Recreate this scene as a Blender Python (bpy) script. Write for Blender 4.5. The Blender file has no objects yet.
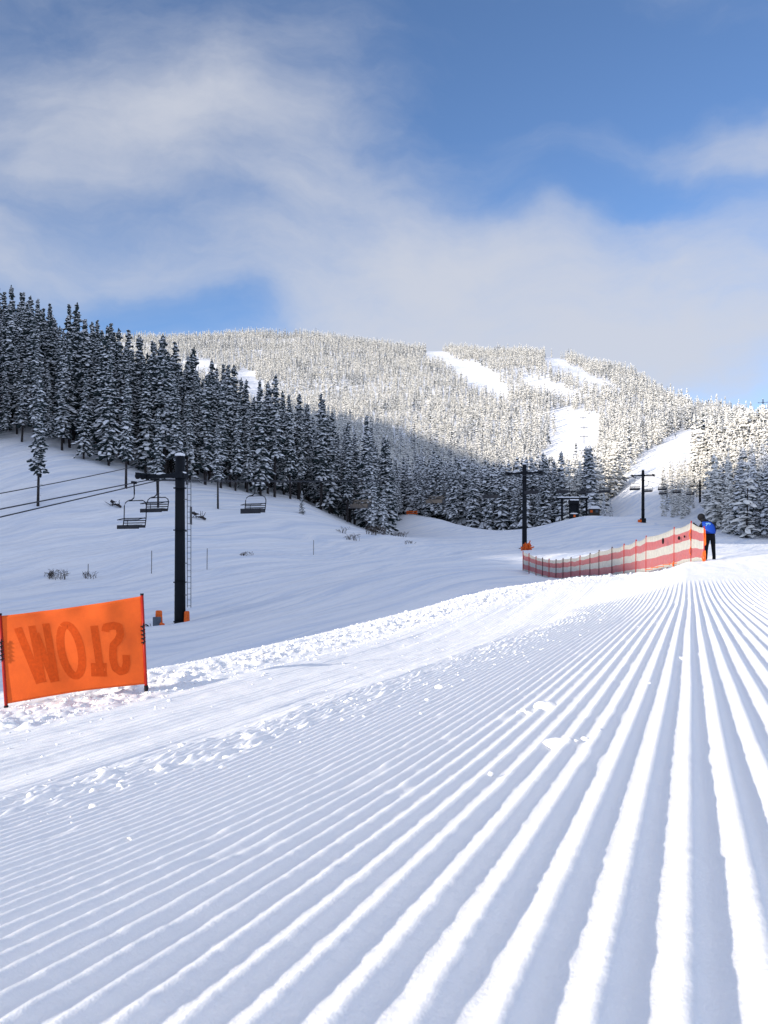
import bpy, math, random
import numpy as np
from mathutils import Vector, Matrix
random.seed(7); rng = np.random.default_rng(7)
R = math.radians
F, HX, HY = 900.0, 384.0, 549.0        # focal length in pixels, centre column, horizon row of the photo
scene = bpy.context.scene
COL = scene.collection

# ------------------------------------------------------------------ helpers
def link(o, parent=None):
    COL.objects.link(o)
    if parent: o.parent = parent
    return o
def tag(o, label=None, cat=None, group=None, kind=None):
    if label: o['label'] = label
    if cat: o['category'] = cat
    if group: o['group'] = group
    if kind: o['kind'] = kind
    return o
def empty(name, loc=(0,0,0), rz=0.0, sc=1.0):
    o = bpy.data.objects.new(name, None); COL.objects.link(o)
    o.empty_display_size = .2
    o.location = loc; o.rotation_euler = (0,0,rz); o.scale = (sc,)*3
    return o
def np_mesh(name, verts, faces, mats, midx=None, smooth=False):
    """faces: (n,k) array of one polygon size"""
    verts = np.asarray(verts, np.float32); faces = np.asarray(faces, np.int32)
    me = bpy.data.meshes.new(name)
    n, k = faces.shape
    me.vertices.add(len(verts)); me.vertices.foreach_set('co', verts.ravel())
    me.loops.add(n*k); me.loops.foreach_set('vertex_index', faces.ravel())
    me.polygons.add(n)
    me.polygons.foreach_set('loop_start', np.arange(n, dtype=np.int32)*k)
    me.polygons.foreach_set('loop_total', np.full(n, k, np.int32))
    for m in mats: me.materials.append(m)
    if midx is not None: me.polygons.foreach_set('material_index', np.asarray(midx, np.int32))
    me.polygons.foreach_set('use_smooth', np.full(n, smooth, bool))
    me.update(calc_edges=True); me.validate()
    return me
class MB:
    def __init__(s): s.v=[]; s.f=[]; s.m=[]
    def add(s, vs, fs, m=0):
        b=len(s.v); s.v += [tuple(v) for v in vs]
        for f in fs: s.f.append(tuple(b+i for i in f)); s.m.append(m)
    def box(s, c, size, m=0, rot=None, taper=1.0):
        x,y,z = [d/2 for d in size]; vs=[]
        for sz in (-1,1):
            t = taper if sz>0 else 1.0
            for sx,sy in ((-1,-1),(1,-1),(1,1),(-1,1)):
                v=Vector((sx*x*t,sy*y*t,sz*z))
                if rot: v = rot @ v
                vs.append(Vector(c)+v)
        s.add(vs,[(3,2,1,0),(4,5,6,7),(0,1,5,4),(1,2,6,5),(2,3,7,6),(3,0,4,7)],m)
    def tube(s, pts, r, n=8, m=0, r2=None, caps=True):
        pts=[Vector(p) for p in pts]; N=len(pts); rings=[]
        for i,p in enumerate(pts):
            d=(pts[min(i+1,N-1)]-pts[max(i-1,0)]).normalized()
            up=Vector((0,0,1)) if abs(d.z)<.9 else Vector((1,0,0))
            u=d.cross(up).normalized(); w=u.cross(d)
            if isinstance(r,(list,tuple)): rr=r[i]
            else: rr = r if r2 is None else r+(r2-r)*i/(N-1)
            rings.append([p+rr*(math.cos(2*math.pi*k/n)*u+math.sin(2*math.pi*k/n)*w) for k in range(n)])
        vs=[v for g in rings for v in g]; fs=[]
        for i in range(N-1):
            for k in range(n):
                a=i*n+k; b=i*n+(k+1)%n
                fs.append((a,b,b+n,a+n))
        if caps: fs.append(tuple(range(n-1,-1,-1))); fs.append(tuple((N-1)*n+k for k in range(n)))
        s.add(vs,fs,m)
    def ball(s, c, rad, n=10, k=7, m=0):
        rx,ry,rz = rad if isinstance(rad,(tuple,list)) else (rad,)*3
        vs=[(c[0],c[1],c[2]-rz)]
        for j in range(1,k):
            t=-math.pi/2+math.pi*j/k
            for i in range(n):
                a=2*math.pi*i/n
                vs.append((c[0]+rx*math.cos(t)*math.cos(a),c[1]+ry*math.cos(t)*math.sin(a),c[2]+rz*math.sin(t)))
        vs.append((c[0],c[1],c[2]+rz)); T=len(vs)-1; fs=[]
        for i in range(n):
            fs.append((0,1+(i+1)%n,1+i)); 
            for j in range(k-2):
                a=1+j*n+i; b=1+j*n+(i+1)%n; fs.append((a,b,b+n,a+n))
            fs.append((T,1+(k-2)*n+i,1+(k-2)*n+(i+1)%n))
        s.add(vs,fs,m)
    def build(s, name, mats, parent=None, smooth=False):
        me=bpy.data.meshes.new(name); me.from_pydata(s.v,[],s.f)
        if not isinstance(mats,(list,tuple)): mats=[mats]
        for m in mats: me.materials.append(m)
        for p,mi in zip(me.polygons,s.m): p.material_index=mi; p.use_smooth=smooth
        me.update()
        return link(bpy.data.objects.new(name,me),parent)
def sstep(x,a,b):
    t=np.clip((np.asarray(x,float)-a)/(b-a),0,1); return t*t*(3-2*t)

# smooth value noise on the plane (for terrain relief)
_tab = np.random.default_rng(3).random((256,256))
def vnoise(x,y,seed=0):
    x=np.asarray(x,float)+seed*17.3; y=np.asarray(y,float)+seed*9.1
    xi=np.floor(x).astype(int); yi=np.floor(y).astype(int); fx=x-xi; fy=y-yi
    fx=fx*fx*(3-2*fx); fy=fy*fy*(3-2*fy)
    g=lambda a,b:_tab[a&255,b&255]
    return (g(xi,yi)*(1-fx)+g(xi+1,yi)*fx)*(1-fy)+(g(xi,yi+1)*(1-fx)+g(xi+1,yi+1)*fx)*fy-.5
def fbm(x,y,o=3,seed=0):
    s=0;a=1
    for i in range(o): s=s+a*vnoise(x*2**i,y*2**i,seed+i); a*=.5
    return s

# ------------------------------------------------------------------ materials
def newmat(name):
    m=bpy.data.materials.new(name); m.use_nodes=True; nt=m.node_tree
    b=nt.nodes['Principled BSDF']; return m,nt,b
def N(nt,t,**kw):
    n=nt.nodes.new(t)
    for k,v in kw.items():
        if k.startswith('i_'):
            key=k[2:]; key=int(key) if key.isdigit() else key.replace('_',' ')
            n.inputs[key].default_value=v
        else: setattr(n,k,v)
    return n
def plain(name,col,rough=.6,metal=0,noise=.15,scale=8):
    m,nt,b=newmat(name)
    tc=N(nt,'ShaderNodeTexCoord'); nz=N(nt,'ShaderNodeTexNoise',i_Scale=scale,i_Detail=5.0)
    nt.links.new(tc.outputs['Object'],nz.inputs['Vector'])
    mr=N(nt,'ShaderNodeMapRange',i_3=1-noise,i_4=1+noise); mr.inputs[1].default_value=.3; mr.inputs[2].default_value=.7
    nt.links.new(nz.outputs['Fac'],mr.inputs[0])
    mx=N(nt,'ShaderNodeVectorMath',operation='SCALE'); mx.inputs[0].default_value=col[:3]
    nt.links.new(mr.outputs[0],mx.inputs['Scale']); nt.links.new(mx.outputs[0],b.inputs['Base Color'])
    b.inputs['Specular IOR Level'].default_value=.25; b.inputs['Roughness'].default_value=rough; b.inputs['Metallic'].default_value=metal
    return m
SNOWCOL=(.885,.89,.905,1)
def snow_mat(name, scales, col=SNOWCOL, streak=False):
    m,nt,b=newmat(name)
    tc=N(nt,'ShaderNodeTexCoord'); prev=None
    for sc,dist,strength,det,stretch in scales:
        rt=N(nt,'ShaderNodeMapping'); rt.inputs['Rotation'].default_value=(0,0,R(stretch[2])); nt.links.new(tc.outputs['Object'],rt.inputs['Vector'])
        mp=N(nt,'ShaderNodeMapping'); mp.inputs['Scale'].default_value=(sc*stretch[0],sc*stretch[1],sc)
        nt.links.new(rt.outputs[0],mp.inputs['Vector'])
        nz=N(nt,'ShaderNodeTexNoise',i_Scale=1.0,i_Detail=det,i_Roughness=.6)
        nt.links.new(mp.outputs[0],nz.inputs['Vector'])
        bp=N(nt,'ShaderNodeBump',i_Strength=strength,i_Distance=dist)
        nt.links.new(nz.outputs['Fac'],bp.inputs['Height'])
        if prev: nt.links.new(prev.outputs[0],bp.inputs['Normal'])
        prev=bp
    nt.links.new(prev.outputs[0],b.inputs['Normal'])
    if streak:
        rt=N(nt,'ShaderNodeMapping'); rt.inputs['Rotation'].default_value=(0,0,R(32)); mp=N(nt,'ShaderNodeMapping'); mp.inputs['Scale'].default_value=(.75,.030,.3); nt.links.new(rt.outputs[0],mp.inputs['Vector'])
        nw=N(nt,'ShaderNodeTexNoise',i_Scale=.03,i_Detail=2.0); nt.links.new(tc.outputs['Object'],nw.inputs['Vector'])
        wv=N(nt,'ShaderNodeVectorMath',operation='MULTIPLY_ADD'); nt.links.new(nw.outputs['Color'],wv.inputs[0]); wv.inputs[1].default_value=(16,16,0); nt.links.new(tc.outputs['Object'],wv.inputs[2])
        nt.links.new(wv.outputs[0],rt.inputs['Vector'])
        nz=N(nt,'ShaderNodeTexNoise',i_Scale=1.0,i_Detail=5.0,i_Roughness=.65); nt.links.new(mp.outputs[0],nz.inputs['Vector'])
        mr=N(nt,'ShaderNodeMapRange'); mr.inputs[1].default_value=.36; mr.inputs[2].default_value=.58; nt.links.new(nz.outputs['Fac'],mr.inputs[0])
        mc=N(nt,'ShaderNodeMix',data_type='RGBA'); nt.links.new(mr.outputs[0],mc.inputs[0]); mc.inputs[6].default_value=(.70,.75,.84,1); mc.inputs[7].default_value=(.90,.90,.91,1)
        nt.links.new(mc.outputs[2],b.inputs['Base Color'])
    b.inputs['Base Color'].default_value=col; b.inputs['Roughness'].default_value=.75
    b.inputs['Specular IOR Level'].default_value=.25
    return m
M={}
M['snow_near']=snow_mat('groomed snow',[(300,.0035,.6,2,(1,1,0)),(60,.006,.4,3,(1,1,0))])
_b=M['snow_near'].node_tree.nodes['Principled BSDF']; _b.subsurface_method='RANDOM_WALK'
_b.inputs['Subsurface Weight'].default_value=.35; _b.inputs['Subsurface Radius'].default_value=(.8,.9,1.0); _b.inputs['Subsurface Scale'].default_value=.008
M['snow_far']=snow_mat('open snow',[(.5,.6,.8,4,(1.6,.12,32)),(3.0,.05,.5,4,(1.5,.25,32)),(9,.03,.5,4,(1,1,0))],streak=True)
M['snow_lump']=snow_mat('snow lumps',[(60,.01,.6,3,(1,1,0))])
M['mast']=plain('dark painted steel',(.004,.006,.010),.7,.0)
M['steel']=plain('galvanised steel',(.16,.17,.18),.5,.6)
M['cable']=plain('steel rope',(.03,.03,.035),.5,.3)
M['seat']=plain('chair slats',(.03,.03,.035),.6)
M['orange_pad']=plain('orange foam pad',(.75,.13,.02),.7,noise=.3,scale=14)
M['grey_pad']=plain('grey pad cover',(.09,.11,.14),.7)
M['orange_cloth']=None
M['dark_orange']=plain('darker orange lettering',(.52,.062,.004),.85,noise=.12,scale=30)
M['red_pole']=plain('red fibreglass pole',(.32,.014,.008),.45)
M['black']=plain('black fabric',(.005,.006,.009),.85,noise=.3,scale=20)
M['blue']=plain('blue bib fabric',(.004,.045,.33),.7,noise=.1,scale=12)
M['pale_print']=plain('pale blue print',(.25,.5,.65),.8)
M['skin']=plain('skin',(.5,.28,.2),.6)
M['bark']=plain('bark',(.035,.03,.03),.9,noise=.5,scale=3)
M['twig']=plain('dry twigs',(.07,.055,.045),.9,noise=.4,scale=9)
M['wood']=plain('dark timber',(.05,.042,.036),.85,noise=.4,scale=2)
M['netpole']=plain('red brown net pole',(.33,.03,.03),.6)
M['netpole_dark']=plain('dark net pole',(.05,.02,.03),.6)

def tree_mat(name, thr, soft=.16, green=(.022,.034,.036), frost=.0, snow=(.82,.83,.85)):
    """dark needles, with snow lying on the faces that look up"""
    m,nt,b=newmat(name)
    geo=N(nt,'ShaderNodeNewGeometry'); sep=N(nt,'ShaderNodeSeparateXYZ'); nt.links.new(geo.outputs['True Normal'],sep.inputs[0])
    tc=N(nt,'ShaderNodeTexCoord')
    nz=N(nt,'ShaderNodeTexNoise',i_Scale=1.7,i_Detail=4.0,i_Roughness=.7); nt.links.new(tc.outputs['Object'],nz.inputs['Vector'])
    ad=N(nt,'ShaderNodeMath',operation='MULTIPLY_ADD'); nt.links.new(nz.outputs['Fac'],ad.inputs[0]); ad.inputs[1].default_value=1.6
    nt.links.new(sep.outputs['Z'],ad.inputs[2])
    mr=N(nt,'ShaderNodeMapRange'); nt.links.new(ad.outputs[0],mr.inputs[0]); mr.inputs[1].default_value=thr+.8-soft; mr.inputs[2].default_value=thr+.8+soft
    n2=N(nt,'ShaderNodeTexNoise',i_Scale=9.0,i_Detail=3.0); nt.links.new(tc.outputs['Object'],n2.inputs['Vector'])
    cr=N(nt,'ShaderNodeMix',data_type='RGBA'); nt.links.new(n2.outputs['Fac'],cr.inputs[0])
    cr.inputs[6].default_value=(*[g*.5 for g in green],1); cr.inputs[7].default_value=(*[g*1.6+frost for g in green],1)
    mx=N(nt,'ShaderNodeMix',data_type='RGBA'); nt.links.new(mr.outputs[0],mx.inputs[0])
    nt.links.new(cr.outputs[2],mx.inputs[6]); mx.inputs[7].default_value=(*snow,1)
    nt.links.new(mx.outputs[2],b.inputs['Base Color']); b.inputs['Roughness'].default_value=.9
    b.inputs['Specular IOR Level'].default_value=.1
    return m
M['fir_dark']=tree_mat('needles lightly snowed',.42)
M['fir_mid']=tree_mat('needles half snowed',.16,frost=.02)
M['fir_far']=tree_mat('needles whitened by rime and snow',-.50,.4,frost=.10,snow=(.87,.85,.80))  # snow load is real; its cream tint paints in the sun's warmth
M['fir_white']=tree_mat('needles heavy with snow',-.30,.4,frost=.08)

# ------------------------------------------------------------------ terrain height function
CA,SA=math.cos(R(18.8)),math.sin(R(18.8))       # direction the groomer drove
def ab(x,y): return x*SA+y*CA, -x*CA+y*SA
def xy(a,b): return a*SA-b*CA, a*CA+b*SA
_ca=np.array([-20,-2,0,1.2,3,4,8,12,15,19,22,25,28,31,34,38,60]); _cz=np.array([-.3,-.42,-.47,-.53,-.61,-.64,-.72,-.80,-.86,-.86,-.80,-.71,-.62,-.53,-.46,-.45,-.6])
def cprof(a):
    a=np.asarray(a,float)
    return (np.interp(a-1,_ca,_cz)+np.interp(a,_ca,_cz)*2+np.interp(a+1,_ca,_cz))/4
def Wbank(a): return np.interp(a,[0,18,25,30,34,38,50],[7.9,7.7,6.6,5.4,3.2,.6,-3])
def near_h(a,b):
    bl=np.maximum(b,0); W=Wbank(a)
    k=.28+.14*(1-np.exp(-np.maximum(a-1,0)/1.5))
    bb=bl*7.7/np.maximum(W,2.0)
    bb=np.minimum(bb,12)
    A=1.25*np.interp(a,[0,18,25,30,34,38],[1,1,.85,.62,.5,.4])
    D=A*(1-np.exp(-k*(np.sqrt(bb*bb+.25)-.5)/1.25))
    rise=.11*np.clip(-b,0,12)*sstep(a,18,33)
    return cprof(a)-D+rise-.14*sstep(b,5.3,7.3)*(1-sstep(a,9.5,13))
CP=[ # column, row, distance
(0,680,26),(0,652,36),(0,610,58),(0,582,75),(0,550,86),(0,520,96),(0,450,118),(0,420,134),(0,395,158),(0,388,190),(0,420,300),
(60,577,77),(60,455,118),
(100,665,30),(100,600,62),(100,578,78),(100,520,99),(100,465,118),(100,435,142),(100,428,175),(100,450,300),
(150,662,31),(180,640,41),(180,622,51),(180,595,66),(200,563,84),(200,525,103),(200,490,122),(200,470,148),(200,466,185),(200,485,300),
(300,628,36),(300,600,55),(300,576,75),(300,554,96),(300,525,118),(300,503,138),(300,498,158),(300,505,210),(300,480,340),
(340,520,142),(350,545,110),
(384,611,38),(384,590,52),(384,566,78),(384,545,110),(384,534,138),(384,536,165),(384,525,230),
(410,514,262),(410,521,300),
(450,598,40),(450,580,52),(450,557,88),(450,541,130),(450,530,180),(440,519,225),(470,527,210),(470,534,250),
(520,588,44),(524,573,60),(524,561,80),(524,549,103),(524,539,135),(524,529,175),(524,531,220),
(556,581,57),(578,579,54),(612,577.5,45),(646,572.5,38),
(600,566,66),(600,553,90),(600,538,125),(600,524,155),(585,516,172),(600,516,178),(600,521,215),(560,522,185),(560,530,230),
(643,524,164),(643,516,180),(643,519,200),
(700,556,52),(700,550,75),(700,543,110),(700,535,145),(700,525,175),(700,505,215),(700,465,290),(700,432,430),(700,414,620),(700,418,800),(700,470,1500),
(768,552,45),(768,550,70),(768,545,105),(768,541,140),(768,520,165),(768,478,230),(768,444,320),(768,430,420),(768,426,560),(768,455,1000),
(730,452,340),(750,430,420),
(640,505,225),(640,480,300),(660,450,400),(690,433,480),(670,425,600),(650,400,850),(640,386,1080),(640,382,1200),(640,440,2200),
(600,505,300),(590,480,400),(585,450,520),(580,430,640),(575,414,760),(560,395,950),(560,366,1250),(560,357,1430),(560,420,2500),
(520,520,270),(520,498,400),(520,470,520),(520,430,720),(500,395,1000),(500,362,1300),(500,354,1500),(500,420,2600),
(450,515,300),(450,497,400),(450,465,550),(450,430,750),(450,390,1050),(450,358,1400),(450,351,1560),(450,420,2600),
(384,500,380),(384,470,520),(384,430,740),(384,390,1050),(384,355,1450),(384,350,1600),(384,420,2700),
(300,455,520),(300,425,720),(300,390,1020),(300,352,1450),(300,342,1650),(300,410,2700),
(220,440,520),(220,390,980),(220,352,1400),(220,339,1650),(220,410,2700),
(130,430,520),(130,385,980),(130,352,1400),(130,342,1650),(130,400,2700),
(0,420,520),(0,390,980),(0,362,1500),(0,362,1650),(0,420,2700),
(-150,560,70),(-150,480,110),(-150,400,150),(-150,380,200),(-150,400,500),(-150,400,1500),(-150,440,2700),(-150,700,25),
(950,560,40),(950,540,100),(950,525,160),(950,470,260),(950,430,450),(950,440,1000),(950,470,2500)]
pts=[];tv=[]
for X,Y,d in CP:
    t=(X-HX)/F; r=d*math.sqrt(1+t*t); pts.append((math.degrees(math.atan(t))/9.0,math.log(r)*1.6)); tv.append((HY-Y)/F*d/r)
for th in (-170,-130,-95,-60,60,95,130,170):
    for r,z in ((12,-2.0),(30,-2.6),(90,-2),(300,6),(900,30),(2800,40)):
        pts.append((th/9.0,math.log(r)*1.6)); tv.append(z/r)
for th in (-24,-18,-10,-4,2,8,14,20,30,-35):      # tie the ground at the bank's foot
    pass
P=np.array(pts);T=np.array(tv)
def _k(d2): return .5*d2*np.log(d2+1e-9)
_A=_k(((P[:,None]-P[None])**2).sum(-1)); n=len(P)
_L=np.zeros((n+3,n+3)); _L[:n,:n]=_A+np.eye(n)*2e-3; _L[:n,n]=1;_L[:n,n+1:]=P;_L[n,:n]=1;_L[n+1:,:n]=P.T
_S=np.linalg.solve(_L,np.concatenate([T,[0,0,0]]))
def tps(x,y):
    x=np.asarray(x,float);y=np.asarray(y,float);sh=x.shape;x=x.ravel();y=y.ravel()
    r=np.maximum(np.hypot(x,y),.1); rc=np.clip(r,12,3400); th=np.degrees(np.arctan2(x,y))/9.0
    out=np.empty_like(x)
    for i in range(0,len(x),20000):
        q=np.stack([th[i:i+20000],np.log(rc[i:i+20000])*1.6],1)
        d2=((q[:,None]-P[None])**2).sum(-1)
        out[i:i+20000]=_k(d2)@_S[:n]+_S[n]+q@_S[n+1:]
    return (out*rc).reshape(sh)
SAZ=R(55)                                    # sun: behind the camera, 55 degrees to the left
SX,SY=-math.sin(SAZ),-math.cos(SAZ)
SEL=R(16)
def offhills(x,y):
    """slopes west of the frame, whose shade lies over the valley"""
    p=x*SY-y*SX; s=x*SX+y*SY                 # p: across the sun's direction; s: towards the sun
    th=np.degrees(np.arctan2(x,y))
    win=sstep(-th,27,40)
    t=s-(-(p-18)*.62)-0                      # distance sunwards from the plain
    h1=np.minimum(np.clip(t-22,0,None)*.42,46)*sstep(p,17,27)*(1-sstep(s,230,420))
    Hp=np.interp(p,[45,65,110,160,230,350,600,720,850],[0,256,272,266,266,292,345,328,0])
    xc=-720.0
    h2=Hp*np.exp(-((x-xc)/190)**2)
    return np.maximum(h1,h2)*win
def H(x,y):
    x=np.asarray(x,float);y=np.asarray(y,float)
    a,b=ab(x,y); W=Wbank(a)
    w=(1-sstep(a,34,39.5))*(1-sstep(b-W,.4,3.6))*(1-sstep(-b,9,14))*sstep(a,-14,-8)
    zf=tps(x,y)
    z=near_h(a,b)*w+zf*(1-w)
    r=np.hypot(x,y)
    z=z+(1-w)*(fbm(x/9,y/9,2,5)*.25*sstep(r,30,60)+fbm(x/60,y/60,3,9)*4*sstep(r,350,900)+fbm(x/130,y/170,2,12)*16*sstep(r,600,1000))
    return z+offhills(x,y)
def Hs(x,y): return float(H(np.array([x]),np.array([y]))[0])
def px(X,d): return ((X-HX)/F*d, d)
def P3(X,Y,d): return Vector(((X-HX)/F*d,d,(HY-Y)/F*d))
def ground(X,d):
    x,y=px(X,d); return Vector((x,y,Hs(x,y)))

def grid_faces(nr,nc,wrap=False):
    i=np.arange(nr-1)[:,None]*nc; j=np.arange(nc-1)[None]
    a=(i+j).ravel(); return np.stack([a,a+1,a+1+nc,a+nc],1)

# far terrain: one polar sheet right round the camera
th=np.unique(np.concatenate([np.linspace(-180,-75,64),np.linspace(-75,-26,60),np.linspace(-26,27,560),np.linspace(27,180,90)]))
rr=np.concatenate([[.3,1.5,3,5,8],np.geomspace(10,60,130)[:-1],np.geomspace(60,500,230)[:-1],np.geomspace(500,3600,150)])
TH,RR=np.meshgrid(np.radians(th),rr); gx=RR*np.sin(TH);gy=RR*np.cos(TH)
gz=H(gx,gy)
ga,gb=ab(gx,gy)
# the groomed sheet lies on top of this one
A0,A1,B0,B1=-2.5,40.0,-9.5,13.0
inn=sstep(ga,A0+.1,A0+1.2)*(1-sstep(ga,A1-2.0,A1-.3))*sstep(gb,B0+.1,B0+1.2)*(1-sstep(gb,B1-1.8,B1-.2))
gz=gz-.22*inn
# groomer and ski tracks pressed into the open snow
trk=np.zeros_like(gz)
ta,tb=ab(gx,gy)
bend=tb+ .0045*(ta-30)**2
trk+=.14*np.sin(bend*2*math.pi/5.2+1.2*vnoise(ta/25,tb/9,3))**3*sstep(RR,26,34)*(1-sstep(RR,150,220))
trk+=.11*vnoise(bend*1.8,ta/16,4)*sstep(RR,26,34)*(1-sstep(RR,120,200))
steep=sstep(np.abs(gz+3),2.2,6)
gz=gz+trk*(1-steep)*(1-inn)
me=np_mesh('ground_snow',np.stack([gx,gy,gz],-1).reshape(-1,3),grid_faces(len(rr),len(th))[:,::-1],[M['snow_far']],smooth=True)
tag(link(bpy.data.objects.new('ground_snow',me)),kind='structure')

# groomed sheet: fine grid along the comb lines
S=.095
bf=np.concatenate([np.arange(B0,-4.2,.06),np.arange(-4.2,-1.6,S/7),np.arange(-1.6,2.4,S/12),np.arange(2.4,4.4,S/9),np.arange(4.4,8.6,.02),np.arange(8.6,B1+.01,.045)])
af=[A0]; 
while af[-1]<A1: af.append(af[-1]+(.05 if af[-1]<.3 else min(max(.008,.0085*af[-1]),.13)))
af=np.array(af)
BB,AA=np.meshgrid(bf,af); X_,Y_=xy(AA,BB)
Z_=H(X_,Y_)
W=Wbank(AA)
edge=np.interp(AA,[0,3,6,10,16,22],[3.9,3.6,3.0,2.7,2.4,2.0])+.35*vnoise(AA*.9,AA*0,2)
gm=(1-.85*sstep(BB-edge-.55+.5*vnoise(AA*1.5,BB*1.5,88),-.5,.9))*(1-sstep(BB-edge,1.0,1.8))*(1-sstep(AA+.8*vnoise(BB*1.1,BB*0,8),20.5,23.5))
wob=.004*fbm(AA*.4,BB*.8,2,1)*2+.02*vnoise(AA*.15,BB*.3,6)
ph=(BB+wob)/S
f=(.5+.5*np.cos(2*math.pi*ph))**(1.6-.5*sstep(BB,.2,1.6))
lane=(1-.22*sstep(vnoise(AA*3.2,np.floor(ph+.5)*7.13,95),.30,.46))*.90+.22*vnoise(np.floor(ph+.5)*3.7,AA*.35,12)         # every comb line has its own strength
crumb=np.maximum(fbm(AA*9,BB*9,3,21)-.33,0)*.05+np.maximum(fbm(AA*28,BB*28,2,31)-.42,0)*.02
Z_+=gm*(.027*lane*(1+.12*sstep(BB,.5,1.9))*f+.0016*fbm(AA*32,ph*3,2,43)+.0010*f*fbm(AA*14,ph*2,2,41)*2+ .12*crumb)
# combed fan beyond the crest fades to smooth rolled snow; bank is broken rough snow
bk=np.exp(-((BB-(W-.35))/.75)**2)*(1-sstep(AA,36,39))
bk2=np.exp(-((BB-(edge+.25))/.42)**2)*(1-sstep(AA,21,25))
rough=np.abs(fbm(AA*3.2,BB*3.2,4,51))*.16+np.maximum(fbm(AA*9,BB*9,3,61),0)*.09
Z_+=bk*(rough-.03+.05*np.maximum(fbm(AA*16,BB*16,3,62),0))+bk2*(rough*.16)
# flat lane between: long shallow tracks parallel to the drive
ln=(sstep(BB-edge,.2,.9))*(1-sstep(BB-(W-1.1),-.4,.3))
Z_+=ln*(.15*vnoise(BB*1.3,AA/18,71)+.022*vnoise(BB*6,AA/9,72)+.010*vnoise(BB*14,AA/4,75)+.004*fbm(AA*3,BB*7,3,73)+.010*np.maximum(fbm(AA*11,BB*11,2,74)-.15,0)+.0035*np.cos(2*math.pi*BB/.085))
em=.8*np.exp(-((BB-edge-.05)/.6)**2)*(1-sstep(AA,17,23))
Z_+=em*(.10*np.maximum(fbm(AA*3.4,BB*6,3,97)-.16,0)+.07*np.maximum(fbm(AA*8,BB*10,3,98)-.20,0))
Z_+=(1-gm)*(1-bk)*.012*fbm(AA*2.2,BB*5,3,81)
Z_+=sstep(AA,24,28)*(.05*fbm(AA*.5,BB*1.6,3,91))*(1-sstep(AA,37,39))
ed=sstep(AA,A0,A0+.8)*(1-sstep(AA,A1-1.4,A1))*sstep(BB,B0,B0+.8)*(1-sstep(BB,B1-1.2,B1))
Z_-=.3*(1-ed)
me=np_mesh('groomed_snow',np.stack([X_,Y_,Z_],-1).reshape(-1,3),grid_faces(len(af),len(bf)),[M['snow_near']],smooth=True)
tag(link(bpy.data.objects.new('groomed_piste',me)),kind='structure')
if me.polygons[0].normal.z<0: me.flip_normals()
for o in bpy.data.objects:
    if o.name=='ground_snow' and o.data.polygons[9000].normal.z<0: o.data.flip_normals()

# ------------------------------------------------------------------ loose snow
_ico_v=[];_t=(1+5**.5)/2
for a_,b_ in ((-1,_t),(1,_t),(-1,-_t),(1,-_t)): _ico_v.append((a_,b_,0))
for a_,b_ in ((-1,_t),(1,_t),(-1,-_t),(1,-_t)): _ico_v.append((0,a_,b_))
for a_,b_ in ((_t,-1),(_t,1),(-_t,-1),(-_t,1)): _ico_v.append((a_,0,b_))
ICO=np.array(_ico_v)/math.hypot(1,_t)
ICF=np.array([(0,11,5),(0,5,1),(0,1,7),(0,7,10),(0,10,11),(1,5,9),(5,11,4),(11,10,2),(10,7,6),(7,1,8),(3,9,4),(3,4,2),(3,2,6),(3,6,8),(3,8,9),(4,9,5),(2,4,11),(6,2,10),(8,6,7),(9,8,1)])
def ico2():
    v=[tuple(p) for p in ICO];fs=[];c={}
    def mid(i,j):
        k=(min(i,j),max(i,j))
        if k not in c:
            q=(np.array(v[i])+np.array(v[j]));q/=np.linalg.norm(q);c[k]=len(v);v.append(tuple(q))
        return c[k]
    for a_,b_,c_ in ICF:
        x1,x2,x3=mid(a_,b_),mid(b_,c_),mid(c_,a_); fs+=[(a_,x1,x3),(b_,x2,x1),(c_,x3,x2),(x1,x2,x3)]
    return np.array(v),np.array(fs)
IC2V,IC2F=ico2()
from mathutils import kdtree
kd=None
def surf(a,b):
    i=int(np.clip(np.searchsorted(af,a),0,len(af)-1)); j=int(np.clip(np.searchsorted(bf,b),0,len(bf)-1))
    return Z_[i,j]
V_=[];F_=[];cnt=0
def clod(a,b,s,hi=False):
    global cnt
    x,y=xy(a,b); z=surf(a,b)
    v,fc=(IC2V,IC2F) if hi else (ICO,ICF)
    d=1+.30*rng.standard_normal(len(v)) if not hi else 1+.35*(vnoise(v[:,0]*1.6+a*9,v[:,1]*1.6+v[:,2]*1.3+b*7,5)*2)
    q=v*np.clip(d,.5,1.6)[:,None]*s*np.array([rng.uniform(.8,1.3),rng.uniform(.8,1.3),rng.uniform(.55,.85)])
    an=rng.uniform(0,6.3);c_,s_=math.cos(an),math.sin(an)
    q=np.stack([q[:,0]*c_-q[:,1]*s_,q[:,0]*s_+q[:,1]*c_,q[:,2]],1)+np.array([x,y,z+s*.12])
    V_.append(q);F_.append(fc+cnt);cnt+=len(v)
for i in range(5200):
    a=3+34*rng.random()**1.1; w_=float(Wbank(a)); b=w_-.35+rng.normal(0,.75)
    clod(a,b,min(rng.lognormal(math.log(.008+.0004*a),.5),.05))
for i in range(900):
    a=.8+22*rng.random()**1.3; e=float(np.interp(a,[0,3,6,10,16,22],[3.9,3.6,3.0,2.7,2.4,2.0])); b=e+rng.normal(-.1,.5)
    clod(a,b,min(rng.lognormal(math.log(.009),.5),.03),rng.random()<.3)
for i in range(200):
    a=1.2+26*rng.random(); b=rng.uniform(-2.6,3.2); a=max(a,2.6)
    clod(a,b,min(rng.lognormal(math.log(.007),.5),.03))
for i in range(350):
    a=3+26*rng.random(); e=float(np.interp(a,[0,3,6,10,16,22],[3.9,3.6,3.0,2.7,2.4,2.0])); b=rng.uniform(e,float(Wbank(a)))
    clod(a,b,rng.lognormal(math.log(.010),.5))
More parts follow.
